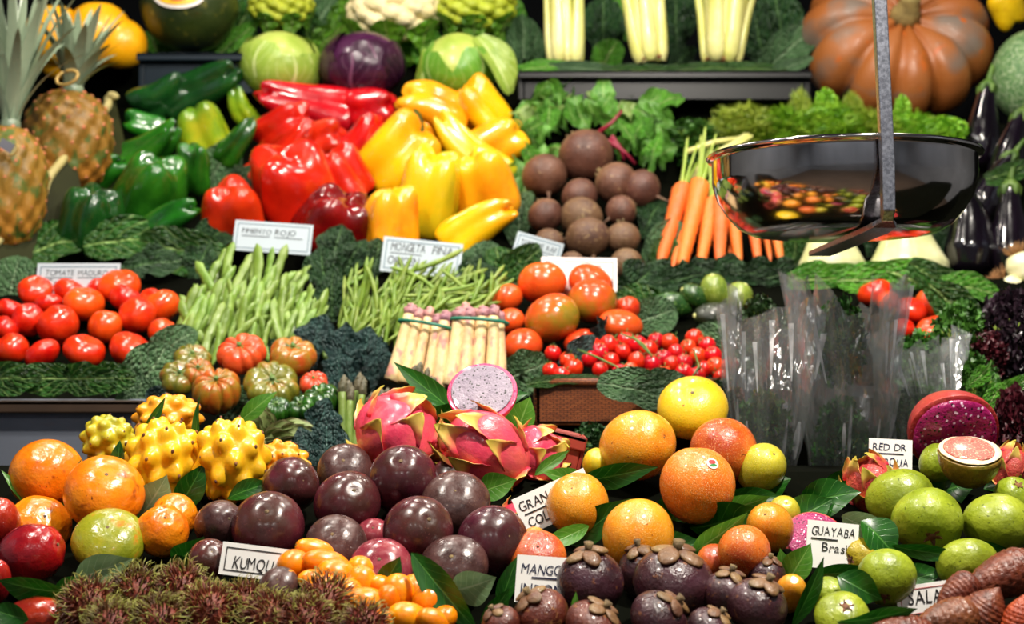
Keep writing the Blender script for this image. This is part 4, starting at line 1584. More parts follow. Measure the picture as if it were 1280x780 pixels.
# ------------------------------------------------------------------ hanging scale
Ys = 1.55
c = P(1053, 200, Ys)
Rr = 168 * Ys / F
prof = [(0, -.084), (.58, -.084), (.68, -.082), (.78, -.074), (.865, -.060), (.93, -.045), (.953, -.034), (.963, -.028), (.966, -.0255), (.967, -.024), (.968, -.003), (.968, 0), (1.0, .0005), (1.012, .003), (1.0, .0055), (.955, .003), (.948, -.020), (.92, -.040), (.855, -.058), (.77, -.071), (.58, -.080), (0, -.080)]
n = 96
V, Fq = [], []
for r, z in prof:
    for k in range(n):
        a = 2 * math.pi * k / n
        V.append((Rr * r * math.cos(a), Rr * r * math.sin(a), z))
for j in range(len(prof) - 1):
    for k in range(n):
        q = (k + 1) % n
        Fq.append((j * n + k, j * n + q, (j + 1) * n + q, (j + 1) * n + k))
root = bpy.data.objects.new('hanging_scale', None); COL.objects.link(root); root.location = c - Vector((0, 0, .09))
root['label'] = 'round stainless steel scale pan hanging on a flat metal strap'; root['category'] = 'scale'
pn = bpy.data.objects.new('pan', mk('pan', V, Fq, 'pan_steel')); COL.objects.link(pn); pn.parent = root; pn.location = (0, 0, .09)
# strap: comes down in front of the pan, bends under it and carries it
Yf = c.y - Rr - .006
top, mid, low = P(1099, -5, Yf), P(1109, 205, Yf), P(1110, 278, Yf)
d = (mid - top).normalized()
hook = top - d * .55
rc = root.location
path = [hook, top, mid, low + Vector((0, 0, .012)), low + Vector((0, .004, .003)), low + Vector((0, .014, -.001)), low + Vector((0, .05, -.003)), low + Vector((0, .31, -.006))]
hw = [.0064] * 3 + [.0062] * 2 + [.012, .014, .014]
V, Fq = [], []
for i, p in enumerate(path):
    dd = (path[min(i + 1, len(path) - 1)] - path[max(0, i - 1)]).normalized()
    nrm = Vector((1, 0, 0)).cross(dd).normalized()
    tk = .0075 if i < 4 else .004
    for sx_, sy_ in ((-1, -1), (1, -1), (1, 1), (-1, 1)):
        V.append(tuple(p + Vector((1, 0, 0)) * hw[i] * sx_ + nrm * tk * sy_ * .8 - rc))
for i in range(len(path) - 1):
    for k in range(4):
        q = (k + 1) % 4
        Fq.append((i * 4 + k, i * 4 + q, (i + 1) * 4 + q, (i + 1) * 4 + k))
m = (len(path) - 1) * 4
Fq += [(0, 3, 2, 1), (m, m + 1, m + 2, m + 3)]
sp = bpy.data.objects.new('strap', mk('strap', V, Fq, 'strap_steel', False)); COL.objects.link(sp); sp.parent = root
bv = sp.modifiers.new('bevel', 'BEVEL'); bv.width = .0012; bv.segments = 2
hk = bpy.data.objects.new('hook', mk('hook', *tube([hook - rc + Vector((.02 * math.sin(a), 0, .02 - .02 * math.cos(a))) for a in np.linspace(0, 4.7, 16)], .004, 8), 'strap_steel')); COL.objects.link(hk); hk.parent = root
ANCH.append((1053, 240, 'the steel scale pan'))


# ------------------------------------------------------------------ wicker basket of cherry tomatoes
p0, p1 = P(668, 532, 1.86), P(905, 478, 1.86)
bx = bpy.data.objects.new('wicker_basket', None); COL.objects.link(bx); bx.location = ((p0.x + p1.x) / 2, 1.903, p0.z)
bx['label'] = 'brown wicker basket holding the cherry tomatoes'; bx['category'] = 'basket'
hx, hy, hz = (p1.x - p0.x) / 2, .042, p1.z - p0.z
for nm, q in (('base', (-hx, hx, -hy, hy, 0, .008)), ('front_wall', (-hx, hx, -hy, -hy + .01, 0, hz)), ('back_wall', (-hx, hx, hy - .01, hy, 0, hz - .004)), ('side_wall', (-hx, -hx + .01, -hy, hy, 0, hz)), ('side_wall', (hx - .01, hx, -hy, hy, 0, hz))):
    o = solid(nm, *box(*q), 'wicker'); o.parent = bx
    bv = o.modifiers.new('bevel', 'BEVEL'); bv.width = .003; bv.segments = 2
o = solid('rim', *tube([(-hx, -hy, hz), (hx, -hy, hz)], .006, 8), 'wicker', True); o.parent = bx
ANCH.append((718, 505, 'the wicker basket'))

# red punnet box behind the pink dragon fruits
p0, p1 = P(664, 600, 1.52), P(716, 538, 1.52)
hollow_tray('red_box', p0.x, p1.x, 1.52, 1.58, p0.z, p1.z, ('box_red', 'box_red'), 'small red box tilted behind the pink dragon fruit', 'box', .004, .004).rotation_euler = (0, math.radians(14), 0)

# palm-leaf baskets of the pineapples
for (x0, y0, x1, y1, Yb, lb) in ((-8, 306, 84, 188, 2.42, 'the front pineapple'), (88, 212, 137, 122, 2.60, 'the rear pineapple')):
    A, B = P(x0, y0, Yb), P(x1, y1, Yb + .14)
    nb = Vector((1, -.35, 0)).normalized()
    root = bpy.data.objects.new('palm_basket_side', None); COL.objects.link(root)
    base = (A + B) / 2 - Vector((0, 0, .16)); root.location = base
    root['label'] = 'dark woven palm crate side with a pale rim beside %s' % lb; root['category'] = 'crate'
    dn = Vector((.045, -.02, -.17))
    v = [A, B, B + dn, A + dn]
    v = [p - base for p in v] + [p - base + Vector((.008, .008, 0)) for p in v]
    o = solid('side_panel', [tuple(p) for p in v], [(0, 1, 2, 3), (7, 6, 5, 4), (0, 4, 5, 1), (1, 5, 6, 2), (2, 6, 7, 3), (3, 7, 4, 0)], 'palm_side'); o.parent = root
    pts = [A + (B - A) * t + Vector((.003 * math.sin(t * 23), 0, .004 * math.sin(t * 17) - .018 * math.sin(t * 3.14))) - base for t in np.linspace(-.02, 1.02, 24)]
    o = solid('rim', *tube(pts, .0085, 8), 'palm_rim', True); o.parent = root
    o = solid('rim_knot', *blob(B - base + Vector((.006, 0, .002)), (.014, .01, .01), 4, .2), 'palm_rim', True); o.parent = root
    ANCH.append(((x0 + x1) / 2, (y0 + y1) / 2, 'the crate side of ' + lb))


# ------------------------------------------------------------------ clear bags
def bag(px, py, w, h, Y, seed, label, lean=0, flare=1.4, depth=.08):
    """open-topped film bag: straight pleats between a tied-in foot, a waist and a flared, jagged mouth"""
    s = Y / F
    W2, H2 = w * s / 2, h * s
    rg = np.random.RandomState(seed)
    npl, sub_ = 30, 2
    nu, nv = npl * sub_, 14
    rings = ((0, .62, .55, .05), (.47, .86, 1.0, .10), (1.0, flare, .55, .24))
    ctrl = []
    sh = 0
    for t, wx, dx, pl in rings:
        row = []
        sh += rg.uniform(-.12, .12)
        for k in range(npl):
            a = 2 * math.pi * (k + sh + rg.uniform(-.3, .3)) / npl
            io = 1 + pl * (1 if k % 2 else -1) * rg.uniform(.4, 1.3)
            x = W2 * wx * math.copysign(abs(math.cos(a)) ** .75, math.cos(a)) * io
            y = depth * dx * math.copysign(abs(math.sin(a)) ** .75, math.sin(a)) * io
            z = H2 * (t - .5) + (H2 * rg.uniform(-.20, .06) if t == 1 else H2 * rg.uniform(-.04, .04) * t)
            row.append(Vector((x + lean * t * H2, y, z)))
        ctrl.append(row)
    V = []
    for j in range(nv + 1):
        t = j / nv
        lo, hi, q = (0, 1, t / .47) if t < .47 else (1, 2, (t - .47) / .53)
        for i in range(nu):
            k, fr = i // sub_, (i % sub_) / sub_
            p0 = ctrl[lo][k].lerp(ctrl[lo][(k + 1) % npl], fr)
            p1 = ctrl[hi][k].lerp(ctrl[hi][(k + 1) % npl], fr)
            V.append(p0.lerp(p1, q))
    V = np.array([tuple(p) for p in V])
    V += .0016 * np.stack([wob(V / W2, 6, seed), wob(V / W2, 7, seed + 1), wob(V / W2, 6, seed + 2)], -1)
    Fq = []
    for j in range(nv):
        for i in range(nu):
            q = (i + 1) % nu
            a_, b_, c_, d_ = j * nu + i, j * nu + q, (j + 1) * nu + q, (j + 1) * nu + i
            Fq += [(a_, b_, c_), (a_, c_, d_)] if (i + j) % 2 else [(a_, b_, d_), (b_, c_, d_)]
    Fq.append(tuple(range(nu)))
    parts = [('film', mk('film', V, Fq, 'clear_film', False), [])]
    rr = random.Random(seed)
    front = [k for k in range(npl) if ctrl[1][k].y < 0]
    for k in rr.sample(front, min(11, len(front))):  # whitish strips along front pleats: folds with painted-in glints
        t0, t1 = ((.47, 1.0) if rr.random() < .65 else (.05, .47))
        t0, t1 = t0 + rr.uniform(0, .1), t1 - rr.uniform(0, .2)
        L_, Rt = [], []
        lo, hi, ta, tb = (0, 1, 0, .47) if t1 <= .47 else (1, 2, .47, 1)
        wmax = rr.uniform(.0012, .0042)
        for m in range(9):
            u = m / 8
            t = t0 + (t1 - t0) * u
            p = ctrl[lo][k].lerp(ctrl[hi][k], (t - ta) / (tb - ta))
            wd = wmax * (.15 + .85 * u if lo else math.sin(3.14 * (.1 + .8 * u)))
            L_.append(p + Vector((-wd, -.0035, 0))); Rt.append(p + Vector((wd * .8, -.006, 0)))
        parts.append(('fold', mk('fold', L_ + Rt, [(q, q + 1, 9 + q + 1, 9 + q) for q in range(8)], 'film_fold_glint', False), []))
    o = build('clear_bag', parts, P(px, py, Y), Quaternion(), (1, 1, 1), label, 'plastic bag', 'clear herb bags')
    ANCH.append((px, py, 'the ' + label.split(' of ')[0] + ' at its herbs' if False else label.split(',')[0].replace('crumpled clear', 'the clear')))


bag(952, 486, 105, 240, 1.70, 3, 'crumpled clear bag of herbs nearest the cherry tomatoes, its mouth open', .05, 1.0)
bag(1054, 476, 122, 255, 1.73, 4, 'crumpled clear bag of herbs in the middle, tallest of the three', .02, 1.1)
bag(1145, 490, 84, 150, 1.77, 5, 'crumpled clear bag of herbs below the right tomatoes, smallest of the three', .03, 1.15)
# ------------------------------------------------------------------ produce on the upper tiers
def fruit(kind_, px, py, w, h, tier, label=None, mat=None, a=None, tilt=None, dY=0, cat=None, group=None, auto=None, anchor=None, var=None, spin=None, part='fruit', **k):
    """w, h: seen width and height; for round produce the axis is nearly upright"""
    Y = T(tier, py) + dY
    a = R.uniform(60, 120) if a is None else a
    tilt = R.uniform(5, 45) if tilt is None else tilt
    return put(kind_, px, py, w, h, Y, a, tilt, spin, label, cat, group, {part: mat, '*': mat} if mat else None, var, auto=auto, anchor=anchor, **k)


def pep(k, px, py, L, Wd, a, tilt, mat, label, dY=0, var=None, spin=None, anchor=None, stem=None):
    m = {'flesh': mat}
    if stem:
        m['stem'] = stem
    if 0 < a < 180:
        a += 180
    tilt = -abs(tilt) - 8
    return put(k, px, py, Wd * 1.22, L * 1.12, T(3, py) + dY, a, tilt, spin, label, 'pepper', ('green' if 'green' in mat or 'lime' in mat else 'red' if 'red' in mat else 'yellow') + ' peppers' if 'yellow_green' not in mat else 'yellow peppers', m, var, anchor=anchor)


G, D, LM = 'pepper_green', 'pepper_dark_green', 'pepper_lime'
pep('bell_pepper', 115, 275, 84, 64, 262, -10, D, 'dark green blocky bell pepper standing at the lower left of the green peppers', -.03, 1, 20, 'the blocky dark green pepper')
pep('bell_pepper', 187, 240, 98, 82, 65, 20, G, 'largest green bell pepper, shiny and rounded, in the middle of the green heap', -.02, 0, 60, 'the largest green pepper')
pep('long_pepper', 207, 285, 92, 44, 215, 10, G, 'green pepper lying at the very bottom of the green heap, pointing down left', -.02, 1, 0, 'the lowest green pepper')
pep('long_pepper', 183, 190, 104, 52, 208, 15, G, 'long green pepper lying slantwise above the largest green pepper', 0, 0, 0)
pep('long_pepper', 122, 222, 84, 46, 40, 10, G, 'curved light green pepper at the left edge of the green heap', .01, 2, 180)
pep('long_pepper', 252, 113, 104, 60, 20, 10, D, 'long dark green pepper at the top of the green heap', .0, 1, 100, 'the top green pepper')
pep('bell_pepper', 203, 122, 76, 50, 205, 10, D, 'dark green pepper at the upper left end of the green heap', .02, 2, 0)
pep('bell_pepper', 253, 163, 68, 58, 110, 15, LM, 'yellowish lime green bell pepper in the upper part of the green heap', -.01, 3, 40, 'the lime green pepper')
pep('bell_pepper', 243, 213, 62, 40, 85, 20, G, 'small green pepper between the largest green pepper and the red heap', .01, 4, 0)
pep('long_pepper', 294, 180, 74, 38, 50, 10, G, 'slender green pepper at the right edge of the green heap', .0, 0, 60)
pep('long_pepper', 304, 134, 48, 30, 115, 10, LM, 'small yellow green pepper tip showing under the white cabbage', .03, 1, 0)
pep('bell_pepper', 183, 160, 54, 34, 165, 10, G, 'small green pepper half hidden behind the long slanting one', .05, 0, 0)

RD, DR = 'pepper_red', 'pepper_dark_red'
pep('long_pepper', 386, 130, 116, 58, 350, 10, RD, 'long red pepper lying flat at the top left of the red heap', .0, 1, 90, 'the top red pepper')
pep('bell_pepper', 462, 133, 62, 50, 185, 5, RD, 'red bell pepper at the top right of the red heap', .02, 0, 0)
pep('bell_pepper', 358, 162, 74, 52, 30, 25, RD, 'red bell pepper with dimpled shoulders under the long red one', .0, 1, 0)
pep('long_pepper', 348, 197, 112, 36, 40, 5, RD, 'narrow red pepper slanting across the left side of the red heap', -.01, 2, 0)
pep('bell_pepper', 400, 176, 60, 46, 10, 20, RD, 'small red pepper in the centre of the red heap', -.01, 4, 0)
pep('bell_pepper', 459, 180, 70, 58, 230, 10, RD, 'red bell pepper beside the left yellow pepper', .0, 2, 20)
pep('bell_pepper', 368, 236, 100, 92, 110, 25, RD, 'largest red bell pepper with deep folds, front of the red heap', -.03, 4, 75, 'the largest red pepper')
pep('bell_pepper', 430, 220, 74, 58, 300, 10, RD, 'bright red pepper curling over beside the largest red one', -.02, 3, 0)
pep('bell_pepper', 290, 268, 80, 76, 95, 25, RD, 'squat red bell pepper at the lower left corner of the red heap', -.03, 0, 30, 'the squat red pepper')
pep('bell_pepper', 419, 280, 86, 78, 60, 15, DR, 'dark maroon pepper at the bottom right of the red heap', -.03, 1, 60, 'the maroon pepper')

YE, YG, YO = 'pepper_yellow', 'pepper_yellow_green', 'pepper_orange'
pep('bell_pepper', 543, 138, 92, 60, 155, 10, YO, 'orange tinged pepper at the top left of the yellow heap', .0, 2, 0, 'the top yellow pepper')
pep('bell_pepper', 600, 137, 76, 58, 130, 10, YE, 'yellow pepper with long lobes at the top of the yellow heap', .02, 3, 10)
pep('bell_pepper', 620, 178, 70, 58, 210, 5, YO, 'yellow pepper at the right edge, just above the green tipped one', .0, 0, 0)
pep('bell_pepper', 500, 198, 96, 82, 45, 10, YE, 'large yellow pepper on the left side of the yellow heap', -.01, 4, 0)
pep('long_pepper', 590, 192, 124, 46, 320, 5, YG, 'long yellow pepper with a green end arched over the yellow heap', -.01, 2, 180)
pep('bell_pepper', 538, 242, 114, 70, 80, 10, YG, 'yellow green pepper standing in the middle with its hollow end in front', -.05, 1, 0, 'the middle yellow pepper')
pep('bell_pepper', 606, 235, 92, 78, 110, 15, YO, 'orange yellow pepper on the right side of the yellow heap', -.03, 0, 45)
pep('bell_pepper', 489, 280, 94, 66, 92, 5, YO, 'blocky orange pepper at the lower left of the yellow heap', -.05, 3, 10, 'the blocky orange pepper')
pep('long_pepper', 592, 288, 112, 60, 35, 5, YE, 'curved yellow pepper at the bottom right pointing down left', -.06, 0, 200, 'the lowest yellow pepper')

# ---- beetroots
for (x, y, r, mt, lb, dy) in ((733, 196, 35, None, 'largest beetroot at the top of the beet heap', 0), (680, 220, 29, None, 'reddish beetroot at the left edge of the beet heap', 0),
                              (725, 245, 23, None, 'small dark beetroot under the largest one', .01), (682, 270, 22, None, 'dark beetroot at the left edge, below the reddish one', .01),
                              (727, 272, 27, 'beet_brown', 'brown beetroot mostly hidden behind the front one', .01), (734, 297, 28, 'beet_brown', 'dusty brown beetroot at the front centre of the beet heap', -.03),
                              (779, 298, 22, 'beet_brown', 'beetroot with its root tail pointing right, lower right of the heap', -.02), (776, 264, 20, None, 'small beetroot right of the middle of the beet heap', .01),
                              (770, 230, 27, None, 'round beetroot right of the largest one', .01), (802, 236, 25, None, 'beetroot at the far right of the beet heap', .01),
                              (687, 304, 19, 'beet_brown', 'beetroot behind the small tilted price card', -.01), (783, 330, 20, 'beet_brown', 'lowest beetroot behind the white price card', -.03), (716, 330, 16, 'beet_brown', 'beetroot peeping between the two price cards', -.02)):
    fruit('beetroot', x, y, 2 * r, 2 * r, 3, lb, mt, R.uniform(70, 110), R.choice([-30, -15, 20]), dy, 'beetroot', 'beetroots', anchor=None, part='root')
    ITEMS[-1]['o'].rotation_quaternion = rot_from(R.uniform(30, 150), R.uniform(-40, -10), R.uniform(0, 360))
ANCH += [(733, 190, 'the largest beetroot'), (680, 220, 'the left beetroot'), (802, 236, 'the right beetroot')]

# ---- carrots: (tip and top in the photo)
for x0, y0, x1, y1, w, dy in ((860, 226, 818, 340, 29, -.02), (884, 218, 843, 346, 31, -.03), (897, 245, 869, 340, 27, -.01), (908, 240, 893, 336, 27, -.03), (920, 250, 918, 336, 24, -.01),
                              (944, 250, 942, 334, 22, -.02), (971, 255, 970, 332, 20, -.02), (872, 262, 836, 338, 22, .0), (930, 250, 906, 336, 18, .01), (957, 250, 957, 330, 16, .01)):
    L = math.hypot(x1 - x0, y1 - y0)
    put('carrot', (x0 + x1) / 2, (y0 + y1) / 2, w * .88, L / .77, T(3, (y0 + y1) / 2) + dy, math.degrees(math.atan2(y1 - y0, x0 - x1)), -40, None, None, 'carrot', auto='carrots')
rows('carrots', 'slim orange carrot', 'the carrots under the scale pan')
ANCH += [(835, 290, 'the leftmost carrots'), (950, 310, 'the carrots'), (890, 215, 'the carrot tops')]

# ---- fennel
for x, w, lb in ((1038, 84, 'pale fennel bulb under the scale pan, left of the other'), (1134, 96, 'larger pale fennel bulb under the right half of the scale pan')):
    put('fennel_bulb', x, 302, w, 84, T(3, 305) + .0, 90, -12, 0, lb, 'fennel', 'fennel bulbs')
ANCH += [(1038, 310, 'the left fennel bulb'), (1134, 310, 'the right fennel bulb')]

# ---- aubergines
for (v, x, y, L, w, a, sp, dy, lb) in ((0, 1229, 155, 116, 46, 82, 0, .0, 'upright black aubergine with its stem below the netted melon'), (2, 1262, 190, 120, 46, 75, 0, -.02, 'black aubergine right of the upright one, its neck raised'),
                                       (1, 1214, 284, 134, 64, 84, 180, -.05, 'large bent black aubergine beside the right fennel bulb'), (0, 1262, 288, 130, 54, 88, 0, -.06, 'black aubergine with long highlights, right of the bent one'),
                                       (2, 1240, 232, 110, 40, 60, 0, .02, 'black aubergine behind the other two, showing its neck')):
    put('eggplant', x, y, w, L, T(3, y) + dy, a, -8, sp, lb, 'aubergine', 'aubergines', None, v)
ANCH += [(1229, 150, 'the upright aubergine'), (1214, 300, 'the bent aubergine')]

# ---- white onions
for x, y, w, L, a, lb in ((1222, 381, 40, 40, 10, 'white onion lying lowest beside the savoy leaf, roots to the left'), (1266, 372, 48, 52, -50, 'white onion with a brown root beard, right of the lowest one'), (1280, 338, 40, 46, -70, 'white onion at the right edge, above the bearded one')):
    put('white_onion', x, y, w, L, T(3, 340) - .05, a, 10, None, lb, 'onion', 'white onions')
ANCH += [(1222, 381, 'the lowest white onion'), (1262, 368, 'the bearded onion')]

# ---- top shelf
put('melon', 237, 8, 122, 118, 3.05, 85, 30, 0, 'dark green melon with an oval sticker, standing in the blue tray', 'melon', None, {'fruit': 'melon_green'}, 0, name='melon')
ml = ITEMS[-1]['o']
b = MB(); rgs = random.Random(3)
# oval label on the melon's front
def cap_patch(r0, a1, b1, zc, bump):
    V = [(0, 0, 0)]
    for k in range(28):
        t = 2 * math.pi * k / 28
        V.append((a1 * math.cos(t), 0, b1 * math.sin(t)))
    out = []
    for x, y, z in V:
        el, az = zc + z, x
        out.append((r0 * math.cos(el) * math.sin(az), -r0 * math.cos(el) * math.cos(az), r0 * math.sin(el)))
    return out, [(0, 1 + k, 1 + (k + 1) % 28) for k in range(28)]
for nm, sz, mt, r0, zc in (('sticker', (.52, .30), 'sticker_white', 1.05, -.22), ('sticker_field', (.44, .23), 'sticker_yellow', 1.056, -.22), ('sticker_mark', (.20, .12), 'sticker_red', 1.062, -.25)):
    o = bpy.data.objects.new(nm, mk(nm, *cap_patch(r0, sz[0], sz[1], zc + .22, 0), mt)); COL.objects.link(o)
    o.parent = ml if nm == 'sticker' else stk
    if nm == 'sticker':
        stk = o
ml.rotation_quaternion = rot_from(90, 0, 0)
ANCH.append((237, 30, 'the dark green melon'))
for x, y, r, lb in ((70, 44, 38, 'yellow melon at the left behind the pineapple crowns'), (124, 44, 42, 'yellow melon in the middle behind the pineapple crowns, tallest of the group'), (152, 55, 32, 'yellow melon at the right of its group, beside a leaf'), (78, 72, 30, 'yellow melon lowest behind the pineapple leaves')):
    put('melon', x, y, 2 * r, 2 * r, 3.02 + (.05 if y > 60 else 0), 90, 10, None, lb, 'melon', 'yellow melons', {'fruit': 'melon_yellow'}, 1)
ANCH.append((150, 50, 'the right yellow melon'))
put('pumpkin', 1122, 52, 242, 225, 3.10, 92, 60, 25, 'huge ribbed orange grey pumpkin with its stem facing out', 'pumpkin', None, None, 0)
ANCH.append((1124, 62, 'the huge pumpkin'))
put('melon', 1292, 96, 104, 120, 2.98, 90, 0, 0, 'pale netted green melon at the right edge beside the pumpkin', 'melon', None, {'fruit': 'melon_net'}, 1)
put('bell_pepper', 1260, 8, 50, 56, 3.05, 120, 20, 0, 'bright yellow squash at the top right corner above the netted melon', 'squash', None, {'flesh': 'squash_yellow'}, 0, name='yellow_squash')
ANCH.append((1280, 90, 'the netted melon'))

put('white_cabbage', 350, 82, 106, 92, 2.92, 80, 20, 0, 'round pale green cabbage behind the red peppers', 'cabbage')
put('red_cabbage', 453, 82, 108, 88, 2.92, 95, 20, 40, 'round purple red cabbage between the two green ones', 'cabbage')
put('pointed_cabbage', 572, 86, 100, 84, 2.92, 90, 15, 0, 'green cabbage with loose outer leaves behind the yellow peppers', 'cabbage')
put('cauliflower', 494, 14, 118, 92, 3.12, 90, 20, 0, 'creamy white cauliflower above the purple cabbage', 'cauliflower', None, None, 0)
put('green_cauliflower', 594, 8, 96, 78, 3.12, 90, 20, 0, 'lime green cauliflower right of the white one', 'cauliflower', None, None, 0)
put('green_cauliflower', 352, 8, 76, 66, 3.12, 90, 20, 80, 'lime green cauliflower above the pale cabbage', 'cauliflower', None, None, 0)
ANCH += [(350, 82, 'the pale green cabbage'), (453, 82, 'the purple cabbage'), (572, 86, 'the loose leaved cabbage'), (494, 14, 'the white cauliflower'), (594, 8, 'the right lime cauliflower'), (352, 8, 'the left lime cauliflower')]

put('celery_head', 708, 18, 66, 132, 2.98, 90, -6, 10, 'thick straight celery head, nearest the green cauliflower', 'celery', 'celery heads', None, 0)
put('celery_head', 806, 16, 66, 132, 2.98, 96, -6, 40, 'celery head leaning left, between the other two', 'celery', 'celery heads', None, 1)
put('celery_head', 905, 16, 80, 134, 2.98, 86, -4, 70, 'celery head with spreading stalks and a brown cut base, nearest the pumpkin', 'celery', 'celery heads', None, 2)
ANCH += [(708, 20, 'the first celery head'), (806, 20, 'the middle celery head'), (905, 20, 'the spreading celery head')]

# ---- pineapples
put('pineapple', 84, 178, 112, 134, 2.62, 82, 8, 0, 'pineapple behind the other one, its crown before the yellow melons', 'pineapple', 'pineapples', None, 0)
put('pineapple', 6, 236, 104, 160, 2.46, 84, 5, 100, 'front pineapple cut off by the left edge, tall grey green crown', 'pineapple', 'pineapples', None, 1)
ANCH += [(85, 175, 'the rear pineapple'), (12, 230, 'the front pineapple')]
for x, y, a, lb, Yt in ((8, 182, -30, 'small silver tag on the front pineapple', 2.37), (84, 97, 20, 'gold tie ring on the rear pineapple crown', 2.50)):
    s0 = Yt / F
    if 'silver' in lb:
        o = build('tag', [('plate', mk('plate', *box(-9 * s0, 9 * s0, -.001, .001, -6 * s0, 6 * s0), 'tag_silver', smooth=False), []), ('cord', mk('cord', *tube([(9 * s0 + 6 * s0 * math.sin(q), 0, 8 * s0 * math.cos(q)) for q in np.linspace(0, 3.1, 12)], 1.4 * s0, 6), 'tie_gold'), [])], P(x, y, Yt), Quaternion((0, 1, 0), math.radians(-a)), (1, 1, 1), lb, 'tag')
    else:
        o = build('tie_ring', [('tie_ring', mk('tie_ring', *tube([(14 * s0 * math.sin(q), 3 * s0 * math.cos(q), 9 * s0 * math.cos(q)) for q in np.linspace(0, 6.1, 26)], 2.2 * s0, 6), 'tie_gold'), [])], P(x, y, Yt), Quaternion((0, 1, 0), math.radians(-a)), (1, 1, 1), lb, 'tie')

# ------------------------------------------------------------------ middle tier
for x, y, w, h in ((45, 363, 44, 32), (87, 364, 40, 32), (61, 379, 36, 26), (104, 380, 51, 44), (149, 358, 54, 42), (158, 374, 44, 36), (203, 382, 46, 42), (188, 374, 30, 26), (172, 394, 46, 46), (132, 408, 42, 44), (72, 406, 52, 51), (35, 400, 42, 47),
                   (12, 387, 36, 28), (7, 411, 34, 30), (15, 436, 41, 40), (53, 443, 47, 34), (106, 439, 54, 40), (164, 438, 58, 44), (203, 415, 36, 36), (122, 361, 26, 28)):
    Y = T(2, y) - .01 * (w > 44)
    put('tomato', x, y, w, h * 1.06, Y, R.uniform(40, 140), R.uniform(-20, 60), None, None, 'tomato', auto='red tomatoes of the left heap')
rows('red tomatoes of the left heap', 'ripe red tomato', 'the left tomato heap', 5)
ANCH += [(15, 436, 'the left end of the tomato heap'), (106, 438, 'the front tomatoes'), (172, 430, 'the right end of the tomato heap'), (203, 382, 'the rightmost red tomato'), (30, 370, 'the back left tomatoes')]

for x, y, w, h, m in ((678, 354, 62, 56, 'tomato_orange'), (738, 354, 60, 46, 'tomato_orange'), (690, 399, 71, 65, None), (740, 376, 62, 58, None), (634, 373, 40, 36, 'tomato_orange'), (638, 401, 36, 32, 'tomato_orange'),
                      (653, 432, 50, 44, 'tomato_orange'), (776, 406, 58, 38, 'tomato_orange'), (784, 386, 34, 32, 'tomato_orange'), (724, 426, 42, 28, 'tomato_orange')):
    put('green_tomato', x, y, w, h, T(2, y + 6) - .02 * (w > 50) - (.02 if m is None else 0), R.uniform(60, 120), R.uniform(-10, 30), None, None, 'tomato', None, {'*': m} if m else None, auto='big tomatoes of the middle heap', name='large_tomato')
    ITEMS[-1]['desc'] = 'large orange red tomato' if m else 'large half green tomato'
rows('big tomatoes of the middle heap', 'large tomato', 'the middle tomato heap', 4)
ANCH += [(678, 352, 'the top left large tomato'), (654, 432, 'the lowest large tomato'), (777, 404, 'the right large tomato')]

for x, y, w, h in ((1138, 388, 42, 36), (1168, 381, 48, 46), (1166, 411, 44, 28), (1128, 411, 30, 28), (1094, 366, 44, 36), (1112, 378, 34, 32)):
    put('tomato', x, y, w, h, T(2, y) + .02, R.uniform(60, 120), R.uniform(0, 40), None, None, 'tomato', auto='red tomatoes beside the bags')
rows('red tomatoes beside the bags', 'red tomato', 'the right tomatoes by the bags', 2)
ANCH += [(1168, 381, 'the right tomatoes'), (1092, 366, 'the tomato behind the bags')]

# cherry tomatoes
for x, y in ((691, 442), (709, 450), (688, 463), (702, 469), (717, 460), (741, 431), (761, 431), (779, 440), (782, 427), (797, 431), (796, 451), (811, 437), (829, 448), (830, 469), (837, 428), (855, 466), (868, 423), (860, 434), (872, 445),
             (891, 444), (894, 458), (913, 457), (855, 453), (902, 472), (764, 451), (736, 448), (775, 466), (820, 426), (871, 470), (880, 461), (809, 475), (749, 441), (845, 441), (815, 455), (884, 432), (788, 463), (750, 462), (840, 455)):
    r = R.uniform(20, 25)
    put('cherry_tomato', x, y, r, r, 1.885 + (482 - y) * .0022 + R.uniform(-.006, .006), R.uniform(30, 150), R.uniform(-10, 50), None, None, 'cherry tomato', auto='cherry tomatoes')
rows('cherry tomatoes', 'cherry tomato', 'the wicker basket of cherry tomatoes', 3)
ANCH += [(700, 455, 'the left cherry tomatoes'), (800, 455, 'the cherry tomatoes'), (895, 450, 'the right cherry tomatoes')]
for k, (pts) in enumerate((((722, 437), (745, 446), (770, 458), (793, 474)), ((790, 420), (806, 432), (815, 446)), ((868, 440), (874, 458), (866, 470)), ((776, 417), (794, 424), (812, 442)))):
    pp = [P(x, y, 1.868 + (482 - y) * .0015) for x, y in pts]
    c0 = pp[0].copy()
    build('tomato_vine', [('tomato_vine', mk('tomato_vine', *tube([p - c0 for p in pp], [.0013, .0016, .0013, .001][:len(pp)], 6), 'calyx_green'), [])], c0, Quaternion(), (1, 1, 1),
          'thin green vine stalk lying ' + ('across the left cherry tomatoes', 'at the back of the cherry tomatoes', 'among the right cherry tomatoes', 'upon the top cherry tomatoes')[k], 'vine stalk')

